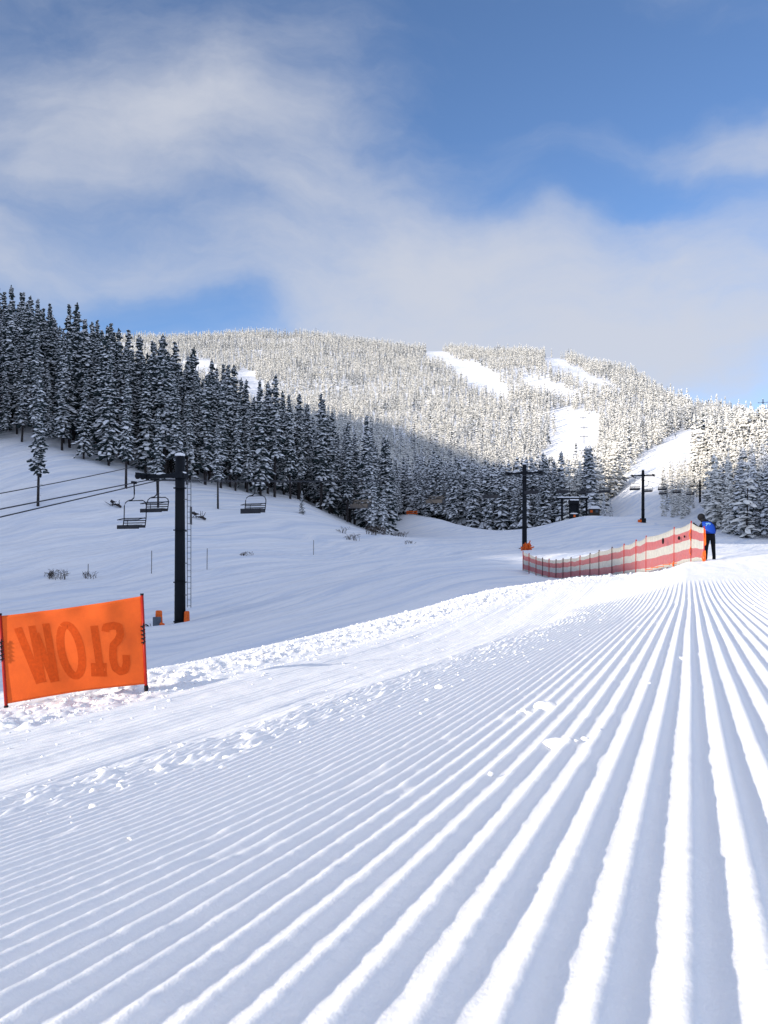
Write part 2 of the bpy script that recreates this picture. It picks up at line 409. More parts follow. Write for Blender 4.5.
def near_hit(X,Y):
    dx,dz=(X-HX)/F,(HY-Y)/F; d=.8
    while d<40:
        a,b=ab(dx*d,d)
        if surf(a,b)>=dz*d: return a,b
        d+=.01
    return ab(dx*20,20)
CH=((545,708,.042,'snow chunk with a crumbly tail lying farther up the comb lines'),(557,747,.038,'round snow chunk sitting nearest the camera on the comb lines'),
    (439,688,.036,'small snow chunk on fine comb lines left of the others'))
for X,Y,s,lab in CH:
    a,b=near_hit(X,Y)
    for k in range(5): clod(a+rng.normal(0,.02)+.01*k,b+(.04+.022*k)*(1 if X==545 else -1),s*rng.uniform(.2,.4),True)
me=np_mesh('snow_crumbs',np.concatenate(V_),np.concatenate(F_),[M['snow_lump']],smooth=True)
tag(link(bpy.data.objects.new('snow_crumbs',me)),'loose snow crumbs strewn over bank and comb lines','snow crumbs',kind='stuff')
for X,Y,s,lab in CH:
    a,b=near_hit(X,Y); V_=[];F_=[];cnt=0
    clod(a,b,s,True)
    me=np_mesh('snow_chunk',V_[0],F_[0],[M['snow_lump']],smooth=True)
    tag(link(bpy.data.objects.new('snow_chunk',me)),lab,'snow chunk',group='snow chunks on the piste')

# ------------------------------------------------------------------ trees
def crown_mesh(name, h, rad, base, whorls, per, clumps, mat, seed, thick=1.0, power=.8):
    g=np.random.default_rng(seed); C=[];Sx=[];Dr=[]
    for i in range(whorls):
        t=(i+g.uniform(0,.8))/whorls
        z=base+(h-base)*t
        L=rad*((1-t)**power*.92+.06)*(.55+.45*min(1,(t+.08)*5))*g.uniform(.8,1.15)
        nb=max(3,int(round(per*(1-t*.45))))
        a0=g.uniform(0,6.3)
        for j in range(nb):
            if g.random()<.16: continue
            an=a0+2*math.pi*j/nb+g.normal(0,.25); l=L*g.uniform(.5,1.3)
            droop=g.uniform(.15,.75)-t*.35; zj=g.normal(0,.16)
            for k in range(clumps):
                q=(k+.75)/clumps
                rdist=l*q*.85
                C.append((math.cos(an)*rdist,math.sin(an)*rdist,z-droop*rdist*q*1.1+zj+g.normal(0,.07)))
                w=(.24+.10*l)*(1.1-.35*q)*thick*g.uniform(.8,1.25)
                Sx.append((l*.62/clumps+.12,w*.8,w*.42)); Dr.append((an+g.normal(0,.2),-math.atan(droop*1.2*q)+g.normal(0,.15)))
    # leader tip
    for k in range(3):
        C.append((0,0,h-.25*k)); Sx.append((.10+.04*k,.10+.04*k,.30)); Dr.append((0,0))
    C=np.array(C);Sx=np.array(Sx);Dr=np.array(Dr);m=len(C)
    v=np.repeat(ICO[None],m,0)*(1+.28*g.standard_normal((m,12,1)))*Sx[:,None,:]
    ca,sa=np.cos(Dr[:,1])[:,None],np.sin(Dr[:,1])[:,None]
    x=v[...,0]*ca-v[...,2]*sa; z=v[...,0]*sa+v[...,2]*ca; y=v[...,1]
    cb,sb=np.cos(Dr[:,0])[:,None],np.sin(Dr[:,0])[:,None]
    v=np.stack([x*cb-y*sb,x*sb+y*cb,z],-1)+C[:,None]
    fc=(ICF[None]+np.arange(m)[:,None,None]*12).reshape(-1,3)
    return np_mesh(name,v.reshape(-1,3),fc,[mat])
def trunk_mesh(name,h,r):
    mb=MB(); mb.tube([(0,0,-.8),(.02,0,h*.3),(-.03,.03,h*.65),(0,0,h*.97)],[r*1.15,r*.85,r*.5,.03],7)
    g=random.Random(h)
    for k in range(9):
        z=h*(.06+.03*k); an=g.uniform(0,6.3); l=g.uniform(.3,.8)
        mb.tube([(0,0,z),(math.cos(an)*l,math.sin(an)*l,z-.1*l)],.022,4,r2=.008)
    me=bpy.data.meshes.new(name); me.from_pydata(mb.v,[],mb.f); me.materials.append(M['bark']); me.update(); return me
PROTO={}
def proto(key,h,rad,base,whorls,per,clumps,mat,seed,thick=1.0,power=.8,tr=.17):
    PROTO[key]=(crown_mesh('crown',h,rad,base,whorls,per,clumps,M[mat],seed,thick,power),trunk_mesh('trunk',h,tr),h)
for i in range(5): proto(('dark',i),15,[1.75,1.3,2.2,1.35,1.6][i],[2.6,4.2,1.6,5.2,3.2][i],[31,34,28,27,32][i],7,3,'fir_dark',10+i,1.2,[.8,.6,.85,.6,.7][i])
for i in range(3): proto(('mid',i),14,[2.0,1.7,2.2][i],[.9,1.6,.5][i]*1.1,26,8,3,'fir_mid',30+i,1.4,.75)
for i in range(3): proto(('white',i),13,[2.2,1.9,2.5][i],[.4,.9,.3][i],25,8,3,'fir_white',40+i,1.45,.7)
for i in range(3): proto(('far',i),13,[1.5,1.3,1.8][i],[.3,.6,.3][i],15,6,1,'fir_far',50+i,1.9,.7)
for i in range(2): proto(('farmid',i),14,[1.6,1.4][i],[.6,1.2][i],17,6,1,'fir_mid',60+i,1.9,.75)

def inpoly(X,Y,poly):
    c=False;j=len(poly)-1
    for i in range(len(poly)):
        xi,yi=poly[i];xj,yj=poly[j]
        if (yi>Y)!=(yj>Y) and X<(xj-xi)*(Y-yi)/(yj-yi)+xi: c=not c
        j=i
    return c
RUNS=[(900,2500,[(422,351),(441,351),(467,361),(487,369),(514,397),(500,397),(475,386),(460,373),(441,361),(422,357)]),
(900,2500,[(545,356),(561,359),(589,375),(614,384),(633,397),(619,401),(598,389),(573,375),(545,363)]),
(850,2500,[(522,376),(541,379),(571,391),(589,399),(570,399),(545,391),(522,382)]),
(420,950,[(551,408),(568,411),(601,415),(599,430),(592,447),(591,475),(592,522),(583,522),(582,478),(580,462),(560,470),(524,472),(548,448),(561,432),(554,420)]),
(185,560,[(702,430),(680,431),(655,446),(640,461),(625,479),(611,508),(606,524),(668,524),(664,508),(676,484),(690,470),(700,444)]),
(700,2000,[(237,366),(256,371),(268,400),(256,407),(242,390)]),(900,2000,[(178,361),(205,359),(222,368),(200,373)]),
(300,560,[(722,446),(740,437),(749,424),(760,419),(758,430),(747,447),(728,462)]),
(330,700,[(402,506),(414,500),(420,514),(402,516)])]
def clear_run(X,Y,d,h):
    hp=h*F/d; X+=7*vnoise(X/9,Y/5,3)+3*vnoise(X/3,Y/2,5); Y+=4*vnoise(X/8,Y/6,6)
    for d0,d1,poly in RUNS:
        if d0<d<d1 and not (X>662 and d<270 and d0==185):
            for q in ((0,.35,.65,.95) if d0<500 else (0,.5)):
                if inpoly(X,Y-hp*q,poly): return True
    return False
# where forest stands: nearest distance at each column
def d_edge(X):
    return np.interp(X,[-400,0,60,100,150,200,240,300,330,355,375,390,400,425,470,520,540,560,600,660,664,690,700,730,768,1000],
                       [112,121,119,119,120,124,128,140,146,141,137,150,272,250,228,215,212,210,205,205,196,186,168,146,142,140])
cand=[]
def scatter(nn,dmin,dmax,Xmin,Xmax):
    # uniform over the ground area
    th0,th1=math.atan((Xmin-HX)/F),math.atan((Xmax-HX)/F)
    t=rng.uniform(th0,th1,nn); r=np.sqrt(rng.uniform(dmin**2,dmax**2,nn))
    x=r*np.sin(t);y=r*np.cos(t);z=H(x,y)
    return np.stack([x,y,z],1)
def thin(p,mind):
    keep=[];cell={}
    for q in p:
        k=(int(q[0]//mind),int(q[1]//mind)); ok=True
        for i in (-1,0,1):
            for j in (-1,0,1):
                for o in cell.get((k[0]+i,k[1]+j),()):
                    if (o[0]-q[0])**2+(o[1]-q[1])**2<mind*mind: ok=False
        if ok: cell.setdefault(k,[]).append(q); keep.append(q)
    return keep
allt=[]
for nn,d0,d1,md in ((34000,105,330,2.1),(16000,330,620,3.9),(60000,620,1800,4.6)):
    p=thin(scatter(nn,d0,d1,-70,840),md)
    for x,y,z in p:
        X=HX+F*x/y; Y=HY-F*z/y
        if y<d_edge(X)+2.5*vnoise(X/13,3,2): continue
        if 600<X<662 and y<300: continue
        if y>1750: continue
        s=rng.uniform(.62,1.15)*(1+.12*vnoise(x/40,y/40,4))
        if y<245 and X<395: s*=rng.choice([1.0,1.12,1.22])*(1 if X<240 else .88)
        elif X>=395 and y<420: s*=1.22 if X<700 else 1.12
        if X>=694 and y<260: s*=.82
        if y>620: s*=1.08*rng.choice([.7,1,1.1,1.2])
        if X>=690 and y>300: s*=.8
        if 640<X<694 and y<270: s*=.38
        if 694<=X<707 and y<226: continue
        if 692<=X<712 and y<250: s*=.85
        if X<330 and 230<y<330 and rng.random()<.5: continue
        if clear_run(X,Y,y,14*s): continue
        allt.append((x,y,z,X,Y,s))
print('trees',len(allt))
def lit(X,Y,y):   # snow load: sheltered valley and left hill carry less
    if y<240 and X<400: return 'dark'
    return None
def make_tree(key,loc,rz,s,label,cat,group,name='snowy_pine'):
    cr,tk,h=PROTO[key]
    t=empty(name,loc,rz,s)
    t.rotation_euler=(random.gauss(0,.022),random.gauss(0,.022),rz)
    t.scale=(s*random.uniform(.9,1.12),)*2+(s,)
    tag(t,label,cat,group)
    link(bpy.data.objects.new('trunk',tk),t); c=link(bpy.data.objects.new('crown',cr),t)
    return t,c
# hand placed trees that stand apart
CROWN={}
def special(X,d,s,key,label,Yb=None):
    g=ground(X,d); return make_tree(key,(g.x,g.y,g.z-.1),random.uniform(0,6),s,label,'pine tree',None)
special(38,100,.95,('dark',1),'lone bare-stemmed pine standing in front of the left hill stand')
special(302,127,.24,('mid',2),'tiny snow-covered sapling alone on the open left hillside')
special(158,106,.80,('dark',3),'thin pine with snow clumps just left of the near lift mast')
special(126,112,.92,('dark',1),'bare-stemmed pine above the closest lift chair')
special(218,113,.72,('dark',3),'slim bare-stemmed pine just right of the near lift mast')
special(384,138,.55,('mid',2),'broad young fir at the foot of the left hill ridge')
special(372,139,.62,('mid',0),'fir leaning on the others at the tip of the left hill ridge')
special(611,182,.28,('white',0),'small snow-loaded fir beside the lift hut')
special(604,184,.36,('white',2),'bushy snow-buried fir just left of the third lift mast')
allt.sort(key=lambda t:t[1]/(t[5]))
indiv=[];rest=[]
for t in allt:
    x,y,z,X,Y,s=t
    if -25<X<790 and len(indiv)<282 and not (150<y<240 and X<330 and rng.random()<.35 and y>175): indiv.append(t)
    else: rest.append(t)
def region(X,y):
    if X<395 and y<245:
        if X<110: return ('dark','dark snow-dusted pine in the tall shaded stand at the left frame edge','pines at the left edge of the hill')
        if X<230: return ('dark','dark snow-dusted pine in the shaded stand behind the near lift mast','pines behind the near lift mast')
        return ('dark','snow-dusted pine on the falling right shoulder of the left hill','pines on the right shoulder of the hill')
    if X<545: return ('mid','snow-covered pine along the far edge of the open plain in valley shade','pines along the far edge of the plain')
    if X<606: return ('mid','snow-covered pine in the clump behind the low lift terminal','pines behind the lift terminal')
    if X<700: return ('mid','snow-covered pine right of the bumpy ski run behind the third lift mast','pines right of the bumpy run')
    return ('white','heavily snow-laden pine in the sunlit stand behind the person','sunlit pines behind the person')
far_used={}
for i,(x,y,z,X,Y,s) in enumerate(indiv):
    kind,lab,grp=region(X,y)
    k=(kind,random.randrange(5 if kind=='dark' else 3))
    if kind=='mid' and i%9==0: k=('farmid',i%2)
    if kind=='white' and i%5==0: k=('far',(i//5)%3)
    t,c=make_tree(k,(x,y,z-.15),random.uniform(0,6.28),s,lab,'pine tree',grp)
    far_used.setdefault(k,c)
print('indiv',len(indiv),'rest',len(rest),sorted(far_used))
need=[('far',0),('far',1),('far',2),('farmid',0),('farmid',1),('dark',0),('dark',1),('mid',1)]
for q,k in enumerate(need):
    if k not in far_used:
        g=ground(745+q*6,200+5*q); t,c=make_tree(k,g,1.0,.9,*[region(740,200)[1],'pine tree',region(740,200)[2]]); far_used[k]=c
# the forest mass on the mountain: points that carry the crowns
idx=[];rz=[];sc=[]
for x,y,z,X,Y,s in rest:
    if y<245 and X<400: k=random.choice((5,6))
    elif y<360 and X<560: k=random.choice((7,3,4))
    else:
        u=vnoise(x/35,y/35,7)+vnoise(x/9,y/9,9)*.6+sstep(600,y,y+1)*0
        if y<620: u-=.12
        k=random.choice((0,1,2)) if u+random.gauss(0,.22)>-.36 else random.choice((3,4))
    idx.append(k);rz.append(random.uniform(0,6.28));sc.append(s)
pm=bpy.data.meshes.new('forest_points'); pm.vertices.add(len(rest))
pm.vertices.foreach_set('co',np.array([(t[0],t[1],t[2]-.2) for t in rest],np.float32).ravel())
for nm,ty,vals in (('kidx','INT',idx),('krot','FLOAT',rz),('kscl','FLOAT',sc)):
    at=pm.attributes.new(nm,ty,'POINT'); at.data.foreach_set('value',np.array(vals,np.int32 if ty=='INT' else np.float32))
pm.update()
fo=link(bpy.data.objects.new('mountain_forest',pm))
tag(fo,'snow-whitened conifer forest covering the mountain and valley floor','forest',kind='stuff')
ng=bpy.data.node_groups.new('forest','GeometryNodeTree')
ng.interface.new_socket('Geometry',in_out='INPUT',socket_type='NodeSocketGeometry'); ng.interface.new_socket('Geometry',in_out='OUTPUT',socket_type='NodeSocketGeometry')
gi=ng.nodes.new('NodeGroupInput');go=ng.nodes.new('NodeGroupOutput');jn=ng.nodes.new('GeometryNodeJoinGeometry')
def named(nm,dt):
    a=ng.nodes.new('GeometryNodeInputNamedAttribute'); a.data_type=dt; a.inputs['Name'].default_value=nm; return a
ai=named('kidx','INT');ar=named('krot','FLOAT');asx=named('kscl','FLOAT')
cx=ng.nodes.new('ShaderNodeCombineXYZ'); ng.links.new(ar.outputs['Attribute'],cx.inputs['Z'])
cs=ng.nodes.new('ShaderNodeCombineXYZ')
for q in 'XYZ': ng.links.new(asx.outputs['Attribute'],cs.inputs[q])
for q,k in enumerate(need):
    cp=ng.nodes.new('FunctionNodeCompare'); cp.data_type='INT'; cp.operation='EQUAL'
    ins=[s_ for s_ in cp.inputs if s_.type=='INT']; ng.links.new(ai.outputs['Attribute'],ins[0]); ins[1].default_value=q
    oi=ng.nodes.new('GeometryNodeObjectInfo'); oi.transform_space='ORIGINAL'; oi.inputs['Object'].default_value=far_used[k]; oi.inputs['As Instance'].default_value=True
    ip=ng.nodes.new('GeometryNodeInstanceOnPoints')
    ng.links.new(gi.outputs[0],ip.inputs['Points']);ng.links.new(cp.outputs[0],ip.inputs['Selection']);ng.links.new(oi.outputs['Geometry'],ip.inputs['Instance'])
    ng.links.new(cx.outputs[0],ip.inputs['Rotation']);ng.links.new(cs.outputs[0],ip.inputs['Scale'])
    ng.links.new(ip.outputs[0],jn.inputs[0])
ng.links.new(jn.outputs[0],go.inputs[0])
md=fo.modifiers.new('forest','NODES'); md.node_group=ng

# ------------------------------------------------------------------ lift towers
LD=Vector((.53,1,0)).normalized(); LN=Vector((LD.y,-LD.x,0))     # lift direction, its right-hand normal
def make_tower(loc,top,arm_z,al,ar_,rad,label,group,ladder=False,pad=True,snow=True,ang=None):
    g=Vector(loc); d_,n_=(LD,LN)
    t=empty('lift_tower',g); tag(t,label,'lift tower',group)
    hh=top-g.z; az=arm_z-g.z
    mb=MB(); mb.tube([(0,0,-.6),(0,0,hh*.5),(0,0,hh)],[rad*1.12,rad,rad*.9],16)
    if rad>.2:
        for z in (.05,hh*.24,hh*.55,hh*.8): mb.tube([(0,0,z),(0,0,z+.06)],rad*1.3,16)
    mb.build('mast',M['mast'],t,True)
    rot=Matrix((( n_.x,d_.x,0),(n_.y,d_.y,0),(0,0,1)))
    mb=MB(); c=n_*((ar_-al)/2); mb.box((c.x,c.y,az),(al+ar_,.24,.24),rot=rot); 
    mb.box((0,0,az),(.75*rad*2+.2,rad*2.3,.34),rot=rot)
    mb.build('crossarm',M['mast'],t)
    ends=[]
    for e in ((-al,),(ar_,)):
        if abs(e[0])<.6: continue
        ends.append(e[0])
    for e in ends:
        sgn=1 if e>0 else -1
        p=n_*(e-.12*sgn)
        mb=MB(); mb.box((p.x,p.y,az+.13),(.07,1.9,.13),rot=rot)
        for k in range(5):
            q=p+d_*(-.8+.4*k); w=Vector((q.x,q.y,az-.02))
            mb.tube([w-n_*.05,w+n_*.05],.17,12)
        mb.box((p.x+n_.x*.22*sgn,p.y+n_.y*.22*sgn,az+.02),(.3,1.1,.05),rot=rot)
        mb.build('sheave_assembly',M['mast'],t)
    if snow:
        mb=MB()
        mb.ball((0,0,hh),(rad*1.05,rad*1.05,.13),12,6)
        for q,L in ((-al*.55,.5),(-.05,.4),(ar_*.5,.4)):
            if q>.2 and ar_<.6: continue
            p=n_*q; mb.ball((p.x,p.y,az+.13),(L*.6,.2,.07),12,6)
        mb.build('snow_cap',M['snow_lump'],t,True)
    if ladder:
        mb=MB(); o=n_*(rad+.24)
        for s_ in (-.0,.26):
            q=o+n_*s_; mb.tube([(q.x,q.y,.9),(q.x,q.y,az-.3)],.022,6)
        z=1.0
        while z<az-.4:
            q=o;q2=o+n_*.26; mb.tube([(q.x,q.y,z),(q2.x,q2.y,z)],.014,5); z+=.33
        for z in (1.6,3.4,5.2,7.0):
            if z<az: q=o; mb.tube([(0,0,z),(q.x,q.y,z)],.025,5)
        mb.build('ladder',M['steel'],t)
    return t,[Vector((g.x,g.y,arm_z-.2))+n_*(e) for e in (-al+.12,(ar_-.12) if ar_>.6 else -al+1.25)]
TW=[]
g=ground(180,51); t1,e1=make_tower(g,P3(180,455,51).z,P3(180,477,51).z+.1,2.55,.35,.29,'tall near dark lift mast with a ladder and one long left arm','lift masts',ladder=True)
# pads at foot of the near mast
mb=MB(); mb.box((.42,-.15,.32),(.30,.4,.75),taper=.85); pd=mb.build('base_pad',M['orange_pad'],t1)
bv=pd.modifiers.new('b','BEVEL'); bv.width=.08; bv.segments=3
g=ground(524.5,103); t2,e2=make_tower(g,P3(524,464,103).z,P3(524,473,103).z,2.05,2.05,.26,'T-shaped dark lift mast behind the left end of the net fence','lift masts')
g=ground(643,166); t3,e3=make_tower(g,P3(643,470,166).z,P3(643,475.5,166).z,2.0,2.0,.27,'T-shaped lift mast standing before the bumpy ski run','lift masts')
mb=MB(); mb.box((-.1,-.35,.35),(1.0,.5,.8)); b3=mb.build('base_pad',M['mast'],t3)
mb=MB(); mb.box((-.75,-.5,.25),(.6,.4,.5)); mb.build('orange_pad',M['orange_pad'],t3)
g=ground(700,218); t4,e4=make_tower(g,P3(700,480,218).z,P3(700,486,218).z,2.0,2.0,.24,'lift mast among the pines above the person','lift masts')
# second cross-beam seen low on it
for i,(X,d,yt,ya,lab) in enumerate(((739.5,400,428,431.5,'small lift mast on the little snow gap at upper right'),(763,520,399,402.5,'mast standing on the skyline at the right edge'))):
    g=ground(X,d); make_tower(g,P3(X,yt,d).z,P3(X,ya,d).z,2.6,2.6,.28,lab,'small far masts')
for X,d,yt,n_ in ((584,470,449,'lowest'),(584,560,435,'second lowest'),(584,650,426,'second highest'),(583,720,416,'highest')):
    g=ground(X,d); make_tower(g,g.z+F and P3(X,yt,d).z,P3(X,yt+1.5,d).z,2.2,2.2,.16,f'{n_} of the four slim lift poles on the sunlit run','slim lift poles on the run',snow=False)

# ropes
def rope(pts,rad,label,grp,name='haul_rope'):
    mb=MB(); P_=[]
    for (a,b,sag) in pts:
        for k in range(10):
            u=k/10; q=a.lerp(b,u); q.z-=sag*4*u*(1-u); P_.append(q)
    P_.append(pts[-1][1]); mb.tube(P_,rad,6); o=mb.build(name,M['cable'],None,True); tag(o,label,'cable',grp); return o
eL0=P3(-60,521,31); eR0=P3(-60,531,33)
top1=Vector((t1.location.x,t1.location.y,P3(180,456,51).z))
rope([(eL0,e1[0],.0),(e1[0],e2[0],.35),(e2[0],e3[0],.4),(e3[0],e4[0],.5),(e4[0],e4[0]+Vector((30,60,12)),.3)],.03,'upper left haul rope running along all the lift masts','lift ropes')
rope([(eR0,e1[1],.0),(e1[1],e2[1],.35),(e2[1],e3[1],.4),(e3[1],e4[1],.5),(e4[1],e4[1]+Vector((30,60,12)),.3)],.03,'lower haul rope running along the right arms of the masts','lift ropes')
rope([(P3(-60,504,33),top1,.1)],.022,'highest of the three cables rising to the near mast top','lift ropes','signal_cable')

# chairs
def make_chair(loc,label,detail=True,w=1.62,hang=1.95):
    t=empty('lift_chair',loc,math.atan2(-LD.x,LD.y)); tag(t,label,'lift chair','lift chairs')
    # local: x across the chair, y along the line (uphill), z up; grip at origin
    mb=MB()
    mb.tube([(0,0,0),(0,.02,-.35),(-.02,.05,-.62),(-.10,.1,-.82),(-.28,.12,-.93),(-.5,.12,-.96)],.035,8)
    mb.box((0,0,.02),(.12,.34,.14)); mb.build('hanger',M['mast'],t,False)
    mb=MB(); h=w/2; zt=-.98; zb=-hang
    path=[(-h,.0,zb+.02),(-h,.08,zb+.45),(-h,.1,zt-.28),(-h+.08,.1,zt-.1),(-h+.25,.1,zt),(h-.25,.1,zt),(h-.08,.1,zt-.1),(h,.1,zt-.28),(h,.08,zb+.45),(h,.0,zb+.02)]
    mb.tube(path,.028,8); mb.build('bail_frame',M['mast'],t,True)
    mb=MB(); th_=.15 if detail else .26; mb.box((0,-.22,zb+.0),(w,.5,th_)); mb.box((0,-.47,zb-.04),(w*.96,.08,th_+.05)); mb.build('seat',M['seat'],t)
    mb=MB()
    for k in range(3): mb.box((0,.06+.02*k,zb+.2+.13*k),(w*.98,.03,.055))
    mb.build('backrest',M['seat'],t)
    mb=MB()
    mb.tube([(-h+.05,.05,zb+.48),(-h+.05,-.5,zb+.36),(h-.05,-.5,zb+.36),(h-.05,.05,zb+.48)],.022,6)
    mb.tube([(0,-.5,zb+.36),(0,-.5,zb+.02)],.018,6)
    mb.build('safety_bar',M['mast'],t,True)
    if detail: mb=MB(); mb.box((0,-.02,zb+.1),(w*.7,.12,.06)); mb.build('seat_snow',M['snow_lump'],t)
    return t
def on_rope(pa,pb,sag,d):
    u=(d-pa.y)/(pb.y-pa.y); q=pa.lerp(pb,u); q.z-=sag*4*u*(1-u); return q
make_chair(on_rope(eL0,e1[0],0,e1[0].y-2.2),'empty chair hanging left of the near mast, lower and closer one',hang=2.42)
make_chair(on_rope(eR0,e1[1],0,e1[1].y-.4)+Vector((-.15,0,0)),'empty chair hanging right behind the closest one, half hidden by the near mast',hang=1.7)
names=['empty chair hanging over the left hillside just right of the near mast','chair hanging in front of the pines at the tip of the left hill','chair hanging over the orange barrier at the far plain edge','chair hanging in shade midway between orange barrier and second mast','chair hanging just left of the second lift mast','chair hanging just right of the second lift mast','chair hanging just left of the low lift terminal','chair hanging above the lift hut','chair hanging just left of the third lift mast']
for d,lab in zip((58.7,69.8,80.4,90.6,100.0,110.4,120.5,130.5,150),names):
    if d<103: q=on_rope(e1[1],e2[1],.35,d); 
    else: q=on_rope(e2[1],e3[1],.4,d)
    q=q+Vector((0,0,-.0)); make_chair(q,lab,False)
for d,lab in ((172,'chair hanging right of the third mast, first of the pair nearest it'),(184,'chair hanging over the bumpy run between third and fourth masts'),(197,'chair hanging just left of the mast among the pines')):
    make_chair(on_rope(e3[1],e4[1],.5,d),lab,False)
for d,lab in ((178,'higher chair on the far rope right of the third mast'),(190,'higher chair on the far rope before the pines')):
    make_chair(on_rope(e3[0],e4[0],.5,d),lab,False)

# ------------------------------------------------------------------ low terminal frame and hut
D_=186
g=ground(574,D_); tm=empty('lift_terminal',g); tag(tm,'low dark lift terminal frame with snow-topped beam before the pines','lift terminal')
def lx(X): return (X-574)/F*D_
z0=g.z; zz=lambda Y:(HY-Y)/F*D_-z0
for X,yt in ((562,499),(570,495),(578,495),(586.5,498)):
    mb=MB(); mb.tube([(lx(X),0,-1),(lx(X),0,zz(yt))],.22,10); mb.build('post',M['mast'],tm,True)
mb=MB(); mb.box((lx(572),0,zz(498.6)),(lx(588)-lx(556),.5,.32)); mb.box((lx(574),.1,zz(492)),(2.6,.4,.25)); mb.box((lx(583),.3,zz(494)),(2.2,.3,.2)); mb.build('beam',M['mast'],tm)
mb=MB(); mb.box((lx(568),0,zz(497.3)),(lx(578)-lx(556),.55,.26)); mb.box((lx(584),0,zz(497)),(1.6,.5,.2)); s_=mb.build('beam_snow',M['snow_lump'],tm); bv=s_.modifiers.new('b','BEVEL'); bv.width=.1; bv.segments=3
mb=MB(); mb.box((lx(574),.3,zz(502)),(2.0,1.6,.7)); mb.box((lx(574),.5,zz(507)),(1.3,1.0,2.0)); mb.build('drive_housing',M['mast'],tm)
mb=MB(); mb.box((lx(574),.2,zz(500)),(1.9,1.5,.3)); s_=mb.build('housing_snow',M['snow_lump'],tm); bv=s_.modifiers.new('b','BEVEL'); bv.width=.12; bv.segments=3
g=ground(574,178); pk=empty('padded_block',g); tag(pk,'dark padded block with orange front and snow on top before the terminal','pad block')
mb=MB(); mb.box((0,0,.35),(1.8,.9,.9)); o=mb.build('block',M['mast'],pk); bv=o.modifiers.new('b','BEVEL'); bv.width=.15; bv.segments=3
mb=MB(); mb.box((0,-.46,.4),(.4,.06,.5)); mb.build('front_patch',M['orange_pad'],pk)
mb=MB(); mb.ball((0,0,.82),(.85,.45,.22)); mb.build('snow_cap',M['snow_lump'],pk,True)
g=ground(594,188); hu=empty('lift_hut',g); tag(hu,'little dark hut with snowy roof beside the lift terminal','hut')
mb=MB(); mb.box((0,0,.9),(2.0,1.8,2.2)); mb.build('wall',M['wood'],hu)
mb=MB(); mb.add([(-1.3,-1.2,1.7),(1.3,-1.2,1.7),(1.3,1.2,1.7),(-1.3,1.2,1.7),(-.7,-1.2,2.35),(.5,-1.2,2.35),(.5,1.2,2.35),(-.7,1.2,2.35)],[(3,2,1,0),(4,5,6,7),(0,1,5,4),(1,2,6,5),(2,3,7,6),(3,0,4,7)]); mb.build('roof',M['snow_lump'],hu)
mb=MB(); mb.box((-.75,-.92,1.2),(.5,.06,.5)); mb.build('sign_board',M['orange_pad'],hu)
mb=MB(); mb.box((.4,-.92,1.2),(.55,.05,.5)); mb.build('window',M['grey_pad'],hu)

# orange barrier far off
g=ground(412,255); ob=empty('orange_barrier',g); tag(ob,'small orange barrier at the far left edge of the plain','barrier')
mb=MB()
for k in range(2): mb.box((0,0,.45+.5*k),(3.2,.1,.36))
mb.build('board',M['orange_pad'],ob)
mb=MB()
for s_ in (-1.3,1.3): mb.tube([(s_,.02,-.3),(s_,.02,1.25)],.06,6)
mb.build('post',M['orange_pad'],ob)

# ------------------------------------------------------------------ pads beside the near mast
g=ground(158,48.5); pb=empty('pad_bundle',g,.3); tag(pb,'orange and grey folded pads leaning in the snow left of the near mast','tower pad')
mb=MB(); mb.box((.05,.1,.45),(.42,.22,.95),taper=.8); o=mb.build('orange_panel',M['orange_pad'],pb); bv=o.modifiers.new('b','BEVEL'); bv.width=.07; bv.segments=3
mb=MB(); mb.box((-.06,-.12,.3),(.42,.2,.58),taper=1.05); o=mb.build('grey_panel',M['grey_pad'],pb); bv=o.modifiers.new('b','BEVEL'); bv.width=.05; bv.segments=3
mb=MB(); mb.box((.17,-.26,.1),(.26,.18,.36),rot=Matrix.Rotation(.35,3,'Y')); o=mb.build('orange_foot',M['orange_pad'],pb); bv=o.modifiers.new('b','BEVEL'); bv.width=.04; bv.segments=3
mb=MB()
for k in range(9):
    an=k*.7; mb.tube([(-.35,0,0),(-.35-.35*abs(math.cos(an)),.2*math.sin(an),.12+.05*(k%3))],.012,4)
mb.build('strap',M['black'],pb)

# ------------------------------------------------------------------ SLOW banner (seen from behind)
def orange_cloth():
    m,nt,b=newmat('orange mesh cloth')
    tc=N(nt,'ShaderNodeTexCoord'); nz=N(nt,'ShaderNodeTexNoise',i_Scale=3.0,i_Detail=8.0,i_Roughness=.75); nt.links.new(tc.outputs['Object'],nz.inputs['Vector'])
    cr=N(nt,'ShaderNodeMix',data_type='RGBA'); mr=N(nt,'ShaderNodeMapRange'); mr.inputs[1].default_value=.35; mr.inputs[2].default_value=.7
    nt.links.new(nz.outputs['Fac'],mr.inputs[0]); nt.links.new(mr.outputs[0],cr.inputs[0])
    cr.inputs[6].default_value=(.76,.115,.008,1); cr.inputs[7].default_value=(.62,.085,.006,1)
    nt.links.new(cr.outputs[2],b.inputs['Base Color']); b.inputs['Roughness'].default_value=.85
    wv=N(nt,'ShaderNodeTexNoise',i_Scale=90.0); nt.links.new(tc.outputs['Object'],wv.inputs['Vector'])
    bp=N(nt,'ShaderNodeBump',i_Strength=.25,i_Distance=.004); nt.links.new(wv.outputs['Fac'],bp.inputs['Height']); nt.links.new(bp.outputs[0],b.inputs['Normal'])
    return m
M['orange_cloth']=orange_cloth()
dL,dR=11.6,12.3
TL,BL,TR,BR=P3(0,616,dL),P3(6,704,dL),P3(142,596,dR),P3(146,684,dR)
bn=empty('slow_banner',(BL+BR)/2); tag(bn,'orange mesh banner with reversed SLOW lettering between two red poles','banner')
org=(BL+BR)/2
